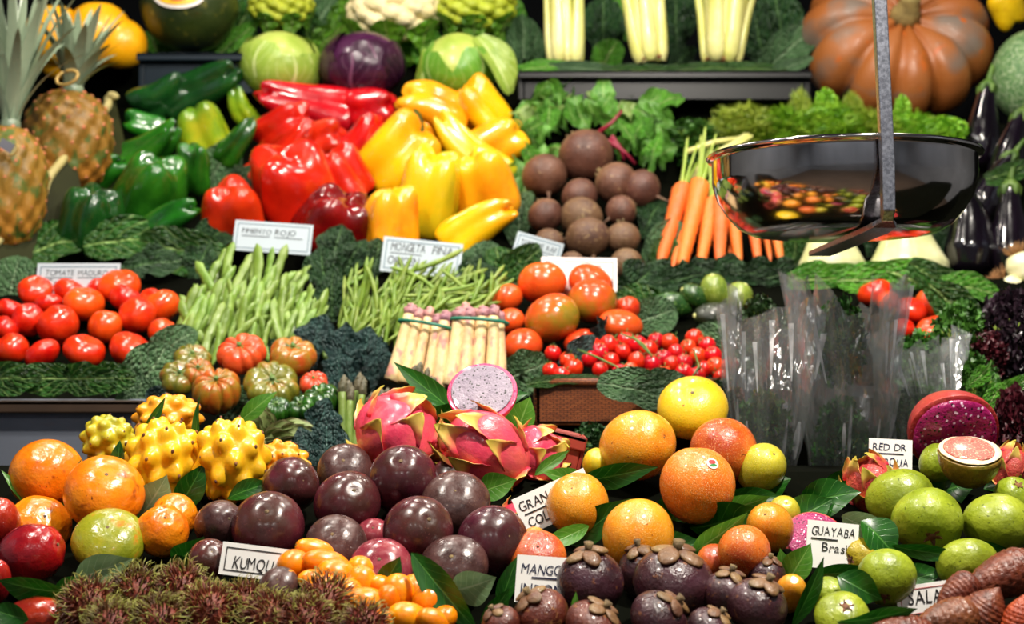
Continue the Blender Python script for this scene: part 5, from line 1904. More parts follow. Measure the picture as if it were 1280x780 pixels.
# flat beans
main = [(233, 398, 100, 11, 70), (243, 400, 92, 10, 72), (252, 395, 88, 10, 75), (263, 380, 96, 11, 80), (262, 345, 70, 11, 78), (265, 352, 96, 12, 128), (283, 330, 86, 15, 88), (299, 340, 84, 14, 72), (318, 346, 120, 14, 88), (334, 332, 74, 14, 85), (347, 330, 80, 14, 80),
        (352, 352, 62, 13, 60), (370, 355, 58, 11, 60), (300, 408, 76, 11, 45), (264, 405, 90, 12, 76), (278, 410, 80, 11, 74), (300, 395, 84, 13, 88), (318, 396, 48, 9, 35), (345, 398, 80, 10, 105), (363, 370, 62, 12, 82), (372, 380, 60, 12, 78), (381, 385, 54, 11, 80),
        (390, 385, 50, 10, 78), (398, 390, 46, 9, 60), (316, 415, 50, 12, 90), (332, 412, 52, 11, 80), (292, 365, 62, 11, 115), (350, 385, 84, 10, 92), (310, 360, 60, 11, 75), (270, 325, 60, 11, 65)]
for k, (x, y, L, w, a) in enumerate(main):
    put('flat_bean', x, y + 8, L * .92, L * .92, T(2, y) - .03, a, -18, R.uniform(-40, 40), None, 'bean', auto='flat beans')
for k in range(72):
    t = R.random()
    x = 228 + 172 * t
    y = R.uniform(342, 425) if .12 < t < .9 else R.uniform(378, 420)
    a = 72 + R.uniform(-16, 22) + (t - .5) * 10 + (45 if R.random() < .12 else 0)
    qq = R.uniform(58, 84)
    put('flat_bean', x, y + 6, qq, qq, T(2, y) + R.uniform(-.025, .03), a, -18, R.uniform(-60, 60), None, 'bean', auto='flat beans')
rows('flat beans', 'flat green bean', 'the flat bean heap', 4)
ANCH += [(240, 395, 'the left flat beans'), (318, 340, 'the flat beans'), (390, 370, 'the right flat beans')]

# thin beans
for k in range(190):
    t = R.random(); q = R.random() ** .8
    x = 424 + 190 * t
    lo = 420 - max(0, (x - 480)) * .32
    hi = 334 + abs(x - 500) * .14
    y = hi + (lo - hi) * q
    if t < .45:
        a = R.choice([75, 60, 85, 100, 70, 80, 45]) + R.uniform(-12, 12)
    else:
        a = R.choice([30, 20, 45, 60, 10, 75, 150, 35]) + R.uniform(-14, 14)
    qq = R.uniform(46, 82)
    put('thin_bean', x, y + 4, qq, qq, T(2, y) + R.uniform(-.045, .03), a, -15, R.uniform(0, 360), None, 'bean', auto='thin beans')
for x, y, L, a in ((566, 362, 62, 12), (540, 330, 90, 22), (455, 360, 80, 78), (520, 345, 70, 150), (470, 370, 84, 100), (500, 350, 70, 60)):
    put('thin_bean', x, y, L, L, T(2, y) - .06, a, -8, 0, None, 'bean', auto='thin beans')
rows('thin beans', 'thin green bean', 'the thin bean heap', 5)
ANCH += [(430, 385, 'the left thin beans'), (520, 350, 'the thin beans'), (590, 350, 'the right thin beans')]

# asparagus
put('white_asparagus_bundle', 528, 432, 72, 104, 1.93, 80, -14, 0, 'left bundle of white asparagus tied with a green rubber band', 'asparagus', 'white asparagus bundles', None, 0)
put('white_asparagus_bundle', 596, 430, 76, 114, 1.93, 86, -14, 0, 'right bundle of white asparagus tied with a green rubber band', 'asparagus', 'white asparagus bundles', None, 1)
ANCH += [(520, 430, 'the left white asparagus bundle'), (596, 425, 'the right white asparagus bundle')]
put('green_asparagus_bundle', 452, 520, 62, 112, 1.80, 84, -12, 0, 'bundle of thin green asparagus beside the pink dragon fruit', 'asparagus', None, None, 0)
put('green_asparagus_bundle', 528, 490, 50, 74, 1.83, 80, -12, 60, 'short bundle of green asparagus whose tips show before the white bundles', 'asparagus', None, None, 0)
ANCH += [(452, 520, 'the green asparagus')]

# ribbed tomatoes, peppers and artichokes in the middle
for x, y, w, h, m, lb, v in ((303, 442, 64, 48, 'beef_red', 'ribbed red tomato at the top of the ribbed tomatoes', 0), (365, 445, 62, 52, 'beef_orange', 'ribbed orange and green tomato right of the red ribbed one', 1), (270, 488, 62, 60, 'beef_orange', 'deeply ribbed orange tomato at the front of the ribbed tomatoes', 2),
                             (340, 482, 72, 46, 'beef_olive', 'wide olive green ribbed tomato in the middle of the ribbed tomatoes', 3), (240, 448, 48, 32, 'beef_olive', 'striped ribbed tomato at the upper left beside the kale', 0), (225, 472, 52, 38, 'beef_olive', 'olive ribbed tomato at the far left of the ribbed tomatoes', 1),
                             (393, 479, 38, 30, 'beef_red', 'small red ribbed tomato beside the dark green one', 2), (402, 500, 48, 46, 'beef_green', 'dark green ribbed tomato with a glossy top, far right', 3), (378, 512, 38, 40, 'beef_green', 'green ribbed tomato left of the glossy dark one', 1), (345, 512, 40, 34, 'beef_green', 'small green ribbed tomato above the artichoke', 0), (248, 468, 42, 42, 'beef_orange', 'orange ribbed tomato squeezed between the olive ones', 3)):
    put('ribbed_tomato', x, y, w, h * 1.25, 1.83 + (490 - y) * .0012, R.uniform(75, 105), R.uniform(30, 50), None, lb, 'tomato', 'ribbed tomatoes', {'fruit': m}, v)
ANCH += [(303, 440, 'the red ribbed tomato'), (270, 488, 'the front ribbed tomato'), (365, 443, 'the orange green ribbed tomato'), (402, 500, 'the dark green ribbed tomato'), (225, 470, 'the leftmost ribbed tomato')]
put('artichoke', 360, 550, 50, 66, 1.70, 8, 5, 0, 'pale green artichoke lying behind the yellow pitahayas', 'artichoke', 'artichokes', None, 0)
put('artichoke', 322, 535, 46, 52, 1.74, 100, 25, 30, 'artichoke half hidden left of the lying one', 'artichoke', 'artichokes', None, 0)
ANCH += [(362, 548, 'the lying artichoke')]

# small zucchini behind the cherry tomatoes
for x, y, w, L, a, m, lb in ((842, 381, 32, 54, 170, 'zucchini', 'small dark green courgette at the left of the courgettes'), (868, 371, 30, 40, 150, 'zucchini', 'round ended green courgette next to the left one'), (893, 364, 36, 44, 100, 'zucchini_light', 'olive green courgette standing in the middle'), (922, 372, 36, 40, 60, 'zucchini_light', 'pale green courgette beside the bags'), (900, 398, 40, 70, 175, 'avocado', 'dark shiny courgette lying under the others')):
    put('zucchini', x, y, w, L, 2.20 - (.04 if m == 'avocado' else 0), a, 15, None, lb, 'courgette', 'courgettes', {'fruit': m}, 0)
ANCH += [(845, 380, 'the left courgette'), (900, 380, 'the courgettes')]
# ------------------------------------------------------------------ foreground mound
def fg(kind_, x, y, w, h, label, mat=None, a=90, tilt=30, dY=0, var=None, spin=None, cat=None, group=None, part='fruit', name=None, anchor=None):
    """w, h as seen; a = where the stem end points"""
    ww, ll = (w, h) if abs(math.sin(math.radians(a))) > .7 else (h, w)
    o = put(kind_, x, y, ww, ll, T(1, y) + dY, a, tilt, spin, label, cat, group, {part: mat, '*': mat} if mat else None, var, name=name, anchor=anchor)
    return o


# tamarillos
fg('tamarillo', 40, 692, 96, 76, 'glossy dark red tamarillo, the whole one at the left behind a dark leaf', None, 20, 20, -.01, 0, 30, 'tamarillo', 'red tamarillos', anchor='the whole red tamarillo')
fg('tamarillo', -2, 655, 52, 76, 'red tamarillo cut by the left edge, above the whole one', None, 80, 20, 0, 1, None, 'tamarillo', 'red tamarillos')
fg('tamarillo', -4, 727, 34, 66, 'red tamarillo sliver at the left edge, below the whole one', None, 80, 20, -.01, 1, None, 'tamarillo', 'red tamarillos')
fg('tamarillo', 44, 774, 90, 56, 'shadowed red tamarillo lying at the bottom left beside the rambutans', None, 10, 10, 0, 2, None, 'tamarillo', 'red tamarillos')

# orange and green passion fruit on the left
for x, y, w, h, m, lb, v, sp in ((58, 594, 90, 88, None, 'large orange maracuja at the far left, above the red tamarillos', 0, 0), (130, 617, 100, 84, None, 'largest orange maracuja with a dimpled top beside a pale leaf', 1, 0), (50, 656, 78, 52, None, 'orange maracuja half hidden behind the whole tamarillo', 2, 0),
                                 (136, 676, 92, 58, 'green_maracuja', 'olive green maracuja under the largest orange one', 1, 0), (203, 664, 66, 64, None, 'bright orange maracuja with a wrinkled top near the rambutans', 2, 40), (218, 644, 52, 56, None, 'orange maracuja behind the wrinkled one', 0, 0)):
    fg('maracuja', x, y, w, h, lb, m, R.uniform(40, 80), 45, (.03 if 'behind the w' in lb else 0) - (.02 if w > 95 else 0), v, sp, 'maracuja', 'orange maracujas')
ANCH += [(58, 594, 'the far left maracuja'), (130, 616, 'the largest orange maracuja'), (136, 676, 'the olive green maracuja'), (203, 663, 'the wrinkled orange maracuja')]

# yellow pitahayas
for x, y, w, h, m, lb, v, a in ((136, 548, 66, 70, 'green_pitahaya', 'yellow green pitahaya at the left of its group', 1, 80), (204, 572, 94, 122, None, 'large knobbly yellow pitahaya with green shoulders, middle of its group', 0, 75), (210, 522, 84, 70, 'orange_pitahaya', 'orange pitahaya behind the large knobbly one', 1, 95),
                                (289, 572, 94, 120, None, 'bright yellow knobbly pitahaya, the right one of the two large ones', 1, 95), (352, 578, 74, 56, 'orange_pitahaya', 'orange yellow pitahaya lying behind the top left passion fruit', 0, 160)):
    fg('yellow_pitahaya', x, y, w, h, lb, m, a, -5, (.05 if 'behind' in lb else 0), v, None, 'pitahaya', 'yellow pitahayas')
ANCH += [(135, 548, 'the green yellow pitahaya'), (200, 575, 'the middle yellow pitahaya'), (289, 572, 'the right yellow pitahaya')]

# dragon fruit
fg('dragon_fruit', 498, 545, 108, 96, 'pink dragon fruit on the left with pale yellow scales, above the passion fruit', None, 50, 10, .03, 0, 20, 'dragon fruit', 'pink dragon fruit', anchor='the left pink dragon fruit')
fg('dragon_fruit', 610, 566, 126, 92, 'pink dragon fruit with green edged scales under the cut half', None, 150, 25, .02, 1, 60, 'dragon fruit', 'pink dragon fruit', anchor='the right pink dragon fruit')
fg('dragon_fruit', 672, 570, 66, 74, 'pink dragon fruit showing yellow scales before the red box', None, 30, 20, .06, 0, 90, 'dragon fruit', 'pink dragon fruit', anchor='the dragon fruit by the red box')
fg('dragon_fruit', 650, 655, 60, 54, 'pink dragon fruit tip low behind the granadilla card', None, 60, 20, .10, 1, 0, 'dragon fruit', 'pink dragon fruit')
o = put('cut_dragon_fruit', 603, 489, 90, 76, 1.47, 98, 52, 0, 'cut dragon fruit half showing white flesh with black seeds', 'dragon fruit', None, None, 0, anchor='the cut white dragon fruit')

# red pitahayas on the right
o = put('cut_red_pitahaya', 1193, 542, 112, 150, 1.48, 250, 58, 0, 'cut red pitahaya half with wet magenta flesh above the guavas', 'pitahaya', None, None, 0, anchor='the cut red pitahaya')
o.rotation_quaternion = rot_from(268, 62, 0)
fg('dragon_fruit', 1090, 608, 66, 74, 'small rough red pitahaya left of the top guava', 'dragon_red', 120, 20, .03, 1, 0, 'pitahaya', anchor='the small red pitahaya')
o = put('cut_red_pitahaya', 1018, 674, 78, 76, 1.34, 90, 55, 30, 'magenta pitahaya half partly covered by the guayaba card', 'pitahaya', None, None, 0)
fg('dragon_fruit', 1262, 588, 44, 60, 'dull red pitahaya at the right behind the cut guava', 'dragon_red', 80, 10, .04, 1, 0, 'pitahaya')

# purple passion fruit
PF = [(362, 606, 85, 68, 'passion', 'wrinkled purple passion fruit at the top left of the heap', 2, 20, 0), (431, 587, 68, 46, 'passion_brown', 'brownish passion fruit at the back between two purple ones', 1, 90, .03), (435, 629, 82, 80, 'passion', 'reddish purple passion fruit with a navel, left of the tallest', 0, 60, 0),
      (504, 600, 86, 96, 'passion', 'tallest passion fruit in the heap, dark purple at its top', 1, 90, -.01), (568, 600, 64, 46, 'passion_brown', 'grey purple passion fruit hidden behind the heap on the right', 0, 90, .05), (570, 629, 86, 64, 'passion_brown', 'wide brown purple passion fruit right of the tallest', 3, 90, .0),
      (523, 664, 88, 88, 'passion', 'round purple passion fruit in the middle front with a small navel', 5, 50, -.03), (335, 658, 90, 82, 'passion', 'purple passion fruit at the left, just above the kumquat card', 1, 80, -.01), (420, 682, 80, 64, 'passion_brown', 'grey brown passion fruit directly behind the kumquats', 0, 95, -.01),
      (275, 655, 72, 60, 'passion_brown', 'wrinkled dark passion fruit at the far left of the heap', 4, 30, 0), (262, 700, 52, 54, 'passion', 'passion fruit left of the kumquat card', 3, 60, -.01), (616, 678, 86, 88, 'passion', 'creased purple passion fruit at the right end of the heap', 2, 30, -.01),
      (568, 708, 84, 58, 'passion_brown', 'brown passion fruit lowest on the right, above a pale leaf', 0, 100, -.01), (476, 712, 80, 58, 'passion_pink', 'pinkish passion fruit between kumquats and a green leaf', 1, 90, -.01), (468, 672, 48, 54, 'passion_pink', 'small pinkish passion fruit wedged left of the round one', 0, 90, .03),
      (362, 692, 46, 38, 'passion', 'passion fruit peeping over the kumquat card', 1, 90, .05), (348, 731, 48, 30, 'passion_brown', 'small greyish passion fruit lying under the kumquat card', 0, 90, -.02)]
for x, y, w, h, m, lb, v, a, dy in PF:
    fg('passion_fruit', x, y, w, h, lb, m, a, 55, dy, v, None, 'passion fruit', 'purple passion fruit')
ANCH += [(362, 606, 'the top left passion fruit'), (504, 600, 'the tallest passion fruit'), (616, 676, 'the rightmost passion fruit'), (568, 708, 'the lowest passion fruit'), (275, 655, 'the far left passion fruit'), (523, 664, 'the round middle passion fruit'), (476, 705, 'the pinkish passion fruit')]

# kumquats
for x, y, w, h, a in ((396, 689, 52, 26, 160), (367, 705, 38, 34, 200), (408, 705, 58, 32, 165), (421, 722, 50, 42, 150), (451, 713, 32, 34, 120), (453, 730, 36, 44, 100), (477, 733, 32, 24, 150), (497, 743, 41, 48, 85), (519, 736, 36, 32, 70), (536, 752, 38, 40, 60),
                      (458, 754, 52, 36, 170), (484, 752, 30, 40, 80), (511, 772, 50, 34, 160), (543, 777, 44, 28, 150), (388, 724, 30, 22, 180), (358, 724, 26, 24, 160), (436, 742, 38, 34, 140), (478, 776, 38, 26, 170), (405, 735, 36, 30, 190), (556, 772, 30, 26, 120)):
    ww, ll = (w, h) if abs(math.sin(math.radians(a))) > .7 else (h, w)
    put('kumquat', x, y, ww * 1.1, ll * 1.1, T(1, y) - .025, a, 20, None, None, 'kumquat', auto='kumquats')
rows('kumquats', 'small orange kumquat', 'the kumquat heap', 3)
ANCH += [(400, 700, 'the upper kumquats'), (510, 750, 'the lower kumquats'), (540, 775, 'the last kumquats')]

# rambutans
for k, (x, y, r) in enumerate(((112, 760, 40), (172, 746, 40), (226, 742, 40), (262, 768, 40), (306, 758, 34), (200, 782, 40), (340, 776, 38), (408, 756, 40), (382, 780, 38), (140, 786, 36), (456, 784, 34))):
    put('rambutan', x, y, 2 * r * .82, 2 * r * .82, T(1, y) - .03, R.uniform(40, 140), 30, None, None, 'rambutan', None, {'spines': ('spine_red', 'spine_brown', 'spine_red', 'spine_pink')[k % 4]}, auto='rambutans')
rows('rambutans', 'hairy red brown rambutan', 'the rambutan heap', 2)
ANCH += [(115, 750, 'the leftmost rambutan'), (225, 738, 'the rambutans'), (408, 750, 'the rambutan by the kumquats')]

# granadillas
GR = [(797, 556, 104, 88, 'granadilla', 'large orange granadilla at the top left of the mound', 1, 20, -.0), (866, 510, 88, 68, 'granadilla_yellow', 'yellow granadilla wrapped in film at the very top of the mound', 0, 100, .03), (904, 564, 84, 82, 'granadilla_red', 'reddish orange granadilla behind the one with a sticker', 2, 160, .02),
      (871, 606, 94, 98, 'granadilla_orange', 'orange granadilla with a small fruit sticker in the middle', 3, 95, -.03), (952, 585, 58, 74, 'granadilla_lime', 'yellow green granadilla at the right, before the bags', 0, 60, .03), (722, 631, 78, 82, 'granadilla', 'yellow orange granadilla touching the granadilla card', 1, 110, -.0),
      (797, 669, 88, 94, 'granadilla', 'golden granadilla with a dark navel, centre front over the mangosteens', 2, 250, -.02), (963, 660, 58, 78, 'granadilla', 'orange granadilla at the right edge of the mound with brown spots', 3, 120, .0), (930, 690, 66, 66, 'granadilla_red', 'spotted reddish granadilla behind the right mangosteens', 1, 250, -.01),
      (672, 696, 72, 52, 'granadilla_red', 'red orange granadilla just above the mangosteen card', 0, 90, .0), (746, 580, 36, 44, 'granadilla_yellow', 'yellow granadilla sliver left of the large orange one', 1, 90, .04), (988, 742, 40, 66, 'granadilla', 'orange granadilla half hidden right of the mangosteens', 2, 90, .02),
      (893, 702, 44, 44, 'granadilla_red', 'dark orange granadilla in the shade over the mangosteens', 3, 90, .03), (980, 640, 40, 44, 'granadilla_lime', 'small yellow granadilla behind the spotted orange one', 0, 90, .04), (668, 674, 32, 30, 'granadilla', 'small orange granadilla peeping below the granadilla card', 0, 90, .02)]
for x, y, w, h, m, lb, v, a, dy in GR:
    fg('granadilla', x, y, w, h, lb, m, a, 50, dy, v, None, 'granadilla', 'orange granadillas')
    if 'sticker' in lb and 'small fruit' in lb:
        go = ITEMS[-1]['o']
        go.rotation_quaternion = rot_from(90, 0, 0)
        for nm, sz, mt, r0, off in (('sticker', (.20, .15), 'sticker_white', 1.03, 0), ('sticker_mark', (.13, .06), 'sticker_red', 1.034, .04), ('sticker_mark', (.12, .035), 'sticker_green', 1.036, -.06)):
            V, Fq = cap_patch(r0, sz[0], sz[1], .62 + off, 0)
            q = Matrix.Rotation(math.radians(22), 3, 'Z')
            V = [tuple(q @ Vector(p)) for p in V]
            so = bpy.data.objects.new(nm, mk(nm, V, Fq, mt)); COL.objects.link(so)
            so.parent = go if nm == 'sticker' else sk_
            if nm == 'sticker':
                sk_ = so
ANCH += [(797, 556, 'the large orange granadilla'), (866, 508, 'the top yellow granadilla'), (904, 563, 'the reddish granadilla'), (871, 606, 'the granadilla with the sticker'), (722, 631, 'the granadilla by its card'), (797, 669, 'the golden granadilla'), (963, 660, 'the right spotted granadilla'), (930, 690, 'the low reddish granadilla')]

# mangosteens
for x, y, w, h, m, lb, v, a in ((738, 728, 84, 84, None, 'large dark mangosteen beside the mangosteen card', 0, 95), (842, 728, 102, 88, None, 'largest mangosteen with a lumpy cap, below the golden granadilla', 1, 85), (802, 716, 60, 70, None, 'mangosteen half hidden behind the left of the largest', 2, 100), (908, 742, 62, 60, None, 'small mangosteen between the largest and the rightmost', 3, 80),
                                (675, 768, 72, 62, 'mangosteen_brown', 'reddish brown mangosteen under the mangosteen card', 2, 120), (742, 782, 76, 58, 'mangosteen_brown', 'rusty mangosteen at the bottom, left of the leaf tip', 3, 60), (824, 774, 76, 66, None, 'mangosteen at the bottom under the largest, cap to the right', 0, 50), (888, 786, 60, 50, None, 'mangosteen cut by the bottom edge, right of the leaf tip', 1, 60),
                                (946, 758, 76, 72, None, 'rightmost mangosteen, low and dark, beside an orange granadilla', 2, 70), (626, 780, 50, 44, 'mangosteen_brown', 'small mangosteen at the bottom left end of its heap', 1, 120), (958, 718, 48, 44, None, 'mangosteen with a greenish cap behind the rightmost one', 3, 80)):
    fg('mangosteen', x, y, w, h, lb, m, a, 18, -.035 + (.05 if 'behind' in lb else 0), v, R.uniform(20, 70), 'mangosteen', 'mangosteens')
ANCH += [(738, 725, 'the large dark mangosteen'), (842, 728, 'the largest mangosteen'), (946, 758, 'the rightmost mangosteen'), (675, 768, 'the brown mangosteen'), (824, 774, 'the lower mangosteen')]

# guavas
for x, y, w, h, m, lb, v, a, dy in ((1124, 624, 86, 74, None, 'smooth green guava at the top left of the guavas', 0, 20, .01), (1160, 651, 88, 74, None, 'bumpy green guava with its brown blossom end in front, centre of the heap', 1, 256, -.02), (1246, 655, 86, 76, None, 'large green guava at the right edge under the cut one', 2, 0, -.01), (1109, 720, 72, 70, None, 'green guava with a star shaped end, left of the salak card', 3, 245, -.02),
                                    (1210, 706, 76, 60, None, 'green guava above the salak, right of the salak card', 0, 280, -.01), (1054, 772, 70, 48, None, 'green guava at the bottom left corner of the heap', 1, 90, -.02), (1038, 746, 44, 50, None, 'green guava with a brown end beside the dark leaf', 2, 200, .0), (1172, 580, 48, 50, None, 'green guava behind the left of the cut one', 3, 90, .03), (1268, 620, 50, 44, None, 'green guava at the right edge above the large one', 0, 90, .02),
                                    (1074, 698, 44, 54, 'guava_yellow', 'yellowish guava in the shade right of the guayaba card', 1, 180, .02)):
    fg('guava', x, y, w, h, lb, m, a, 62 if a == 256 else 45, dy, v, None, 'guava', 'green guavas')
put('cut_guava', 1207, 580, 78, 104, 1.39, 92, 24, 0, 'guava cut open with pink flesh, standing on the green guavas', 'guava', None, None, 0, anchor='the cut guava')
ITEMS[-1]['o'].location += Vector((0, -.01, .012))
ANCH += [(1124, 624, 'the smooth top guava'), (1160, 651, 'the bumpy central guava'), (1246, 655, 'the large right guava'), (1109, 720, 'the guava with a star shaped end'), (1210, 706, 'the guava above the salak'), (1054, 772, 'the bottom left guava')]

# salak
for x, y, w, L, a, m, lb in ((1250, 722, 56, 100, 200, None, 'long brown scaly salak at the top of its heap'), (1229, 766, 60, 66, 60, None, 'round brown salak with scales, front of its heap'), (1182, 776, 50, 84, 190, None, 'brown salak lying below the salak card'), (1274, 776, 46, 62, 80, 'salak_orange', 'orange brown salak at the bottom right corner'), (1128, 790, 44, 80, 170, None, 'salak at the bottom edge, the leftmost one'), (1196, 742, 40, 62, 215, None, 'slim salak with its tip touching the salak card')):
    put('salak', x, y, w, L, T(1, y) - .03, a, 10, None, lb, 'salak', 'scaly salaks', {'*': m} if m else None)
ANCH += [(1250, 722, 'the top salak'), (1182, 776, 'the salak under its card')]


# ------------------------------------------------------------------ leaves and greens
def leaf(kind_, x, y, w, l, Y, a, desc, mat=None, tilt=0, spin=None, cat='leaf', var=None, grp=None):
    put(kind_, x, y, w, l, Y, a, tilt, R.uniform(-35, 35) if spin is None else spin, None, cat, None, {'*': mat} if mat else None, var, depth=w)
    ITEMS[-1]['o']['label'] = near_label(ITEMS[-1], desc)
    ITEMS[-1]['o']['group'] = grp or 'loose leaves'


LL, LT, LP = None, 'laurel_light', 'laurel_pale'
dg, lg, pg = 'glossy dark green leaf', 'light green leaf', 'pale grey green leaf'
for x, y, w, l, a, m, dy, tl in ((40, 735, 46, 84, 165, LL, -.05, 20), (128, 712, 46, 92, 20, LP, -.03, 20), (192, 622, 52, 66, 55, LP, .0, 10), (88, 606, 22, 70, 70, LL, .0, 0), (236, 690, 44, 58, 40, LL, -.01, 20), (22, 612, 14, 66, 130, LT, .0, 0), (10, 768, 34, 50, 160, LL, -.05, 10), (95, 745, 60, 60, 30, LL, .02, 10),
                             (556, 742, 46, 134, 312, LL, -.05, 15), (592, 732, 54, 62, 20, LP, -.01, 20), (488, 718, 32, 52, 60, LL, -.04, 10), (538, 490, 34, 118, 140, LL, .0, 10), (548, 520, 40, 76, 30, LL, .02, 20), (582, 530, 26, 84, 25, LT, .0, 30), (652, 524, 46, 60, 70, LT, .05, 10), (632, 500, 30, 60, 20, LL, .05, 10), (620, 608, 40, 56, 20, LT, .02, 20), (664, 596, 26, 60, 10, LL, .10, 30), (690, 578, 18, 54, 35, LT, .03, 0),
                             (770, 594, 36, 120, 15, LL, .0, 35), (712, 600, 32, 80, 160, LT, .04, 25), (745, 655, 44, 116, 40, LL, .01, 25), (705, 672, 26, 82, 200, LT, .0, 30), (905, 652, 66, 100, 20, LL, .01, 30), (900, 668, 40, 92, 40, LT, -.005, 25), (928, 632, 36, 74, 20, LT, .03, 25), (845, 640, 60, 80, 60, LL, .05, 10), (940, 622, 30, 80, 5, LL, .04, 30), (635, 728, 26, 70, 70, LL, .02, 0), (620, 760, 30, 60, 55, LL, .0, 10), (835, 690, 60, 90, 20, LL, .06, 10),
                             (1035, 622, 54, 80, 15, LL, .02, 15), (1060, 605, 40, 70, 10, LL, .06, 15), (1086, 660, 52, 72, 340, LP, -.0, 20), (1100, 672, 56, 60, 310, LL, -.02, 15), (1160, 690, 24, 92, 355, LL, -.03, 30), (1148, 722, 40, 60, 20, LL, .02, 15), (1012, 740, 30, 96, 65, LL, -.03, 0), (1075, 735, 46, 60, 330, LL, -.04, 15), (1096, 772, 44, 100, 15, LL, -.05, 20), (998, 705, 40, 60, 60, LT, .0, 10), (1055, 716, 30, 76, 10, LL, .0, 30), (1262, 600, 30, 66, 20, LL, .05, 20), (1190, 610, 60, 60, 20, LL, .06, 20), (1240, 692, 30, 80, 350, LL, .02, 20), (980, 715, 34, 60, 100, LT, .02, 10),
                             (192, 524, 14, 66, 62, LL, -.02, 0), (246, 528, 14, 70, 86, LL, -.03, 0), (148, 575, 24, 50, 88, LL, -.03, 0), (238, 610, 40, 70, 60, LL, .02, 0), (310, 612, 30, 60, 20, LL, .02, 10), (322, 508, 26, 60, 40, LT, .08, 0), (720, 760, 14, 40, 92, LT, -.04, 0), (820, 770, 14, 44, 88, LT, -.05, 0), (165, 640, 60, 60, 60, LL, .04, 0), (560, 560, 40, 60, 60, LL, .06, 0), (230, 720, 60, 50, 20, LL, .03, 0), (300, 690, 60, 60, 20, LL, .05, 0), (1010, 640, 50, 70, 30, LL, .04, 10), (960, 610, 60, 60, 30, LL, .06, 10)):
    leaf('laurel_leaf', x, y, w, l, T(1, y) + dy, a, {LL: dg, LT: lg, LP: pg}[m], m, tl, None, 'leaf', None, 'laurel leaves among the fruit')

KD, SD = 'crinkled dark kale leaf', 'crinkled green savoy leaf'
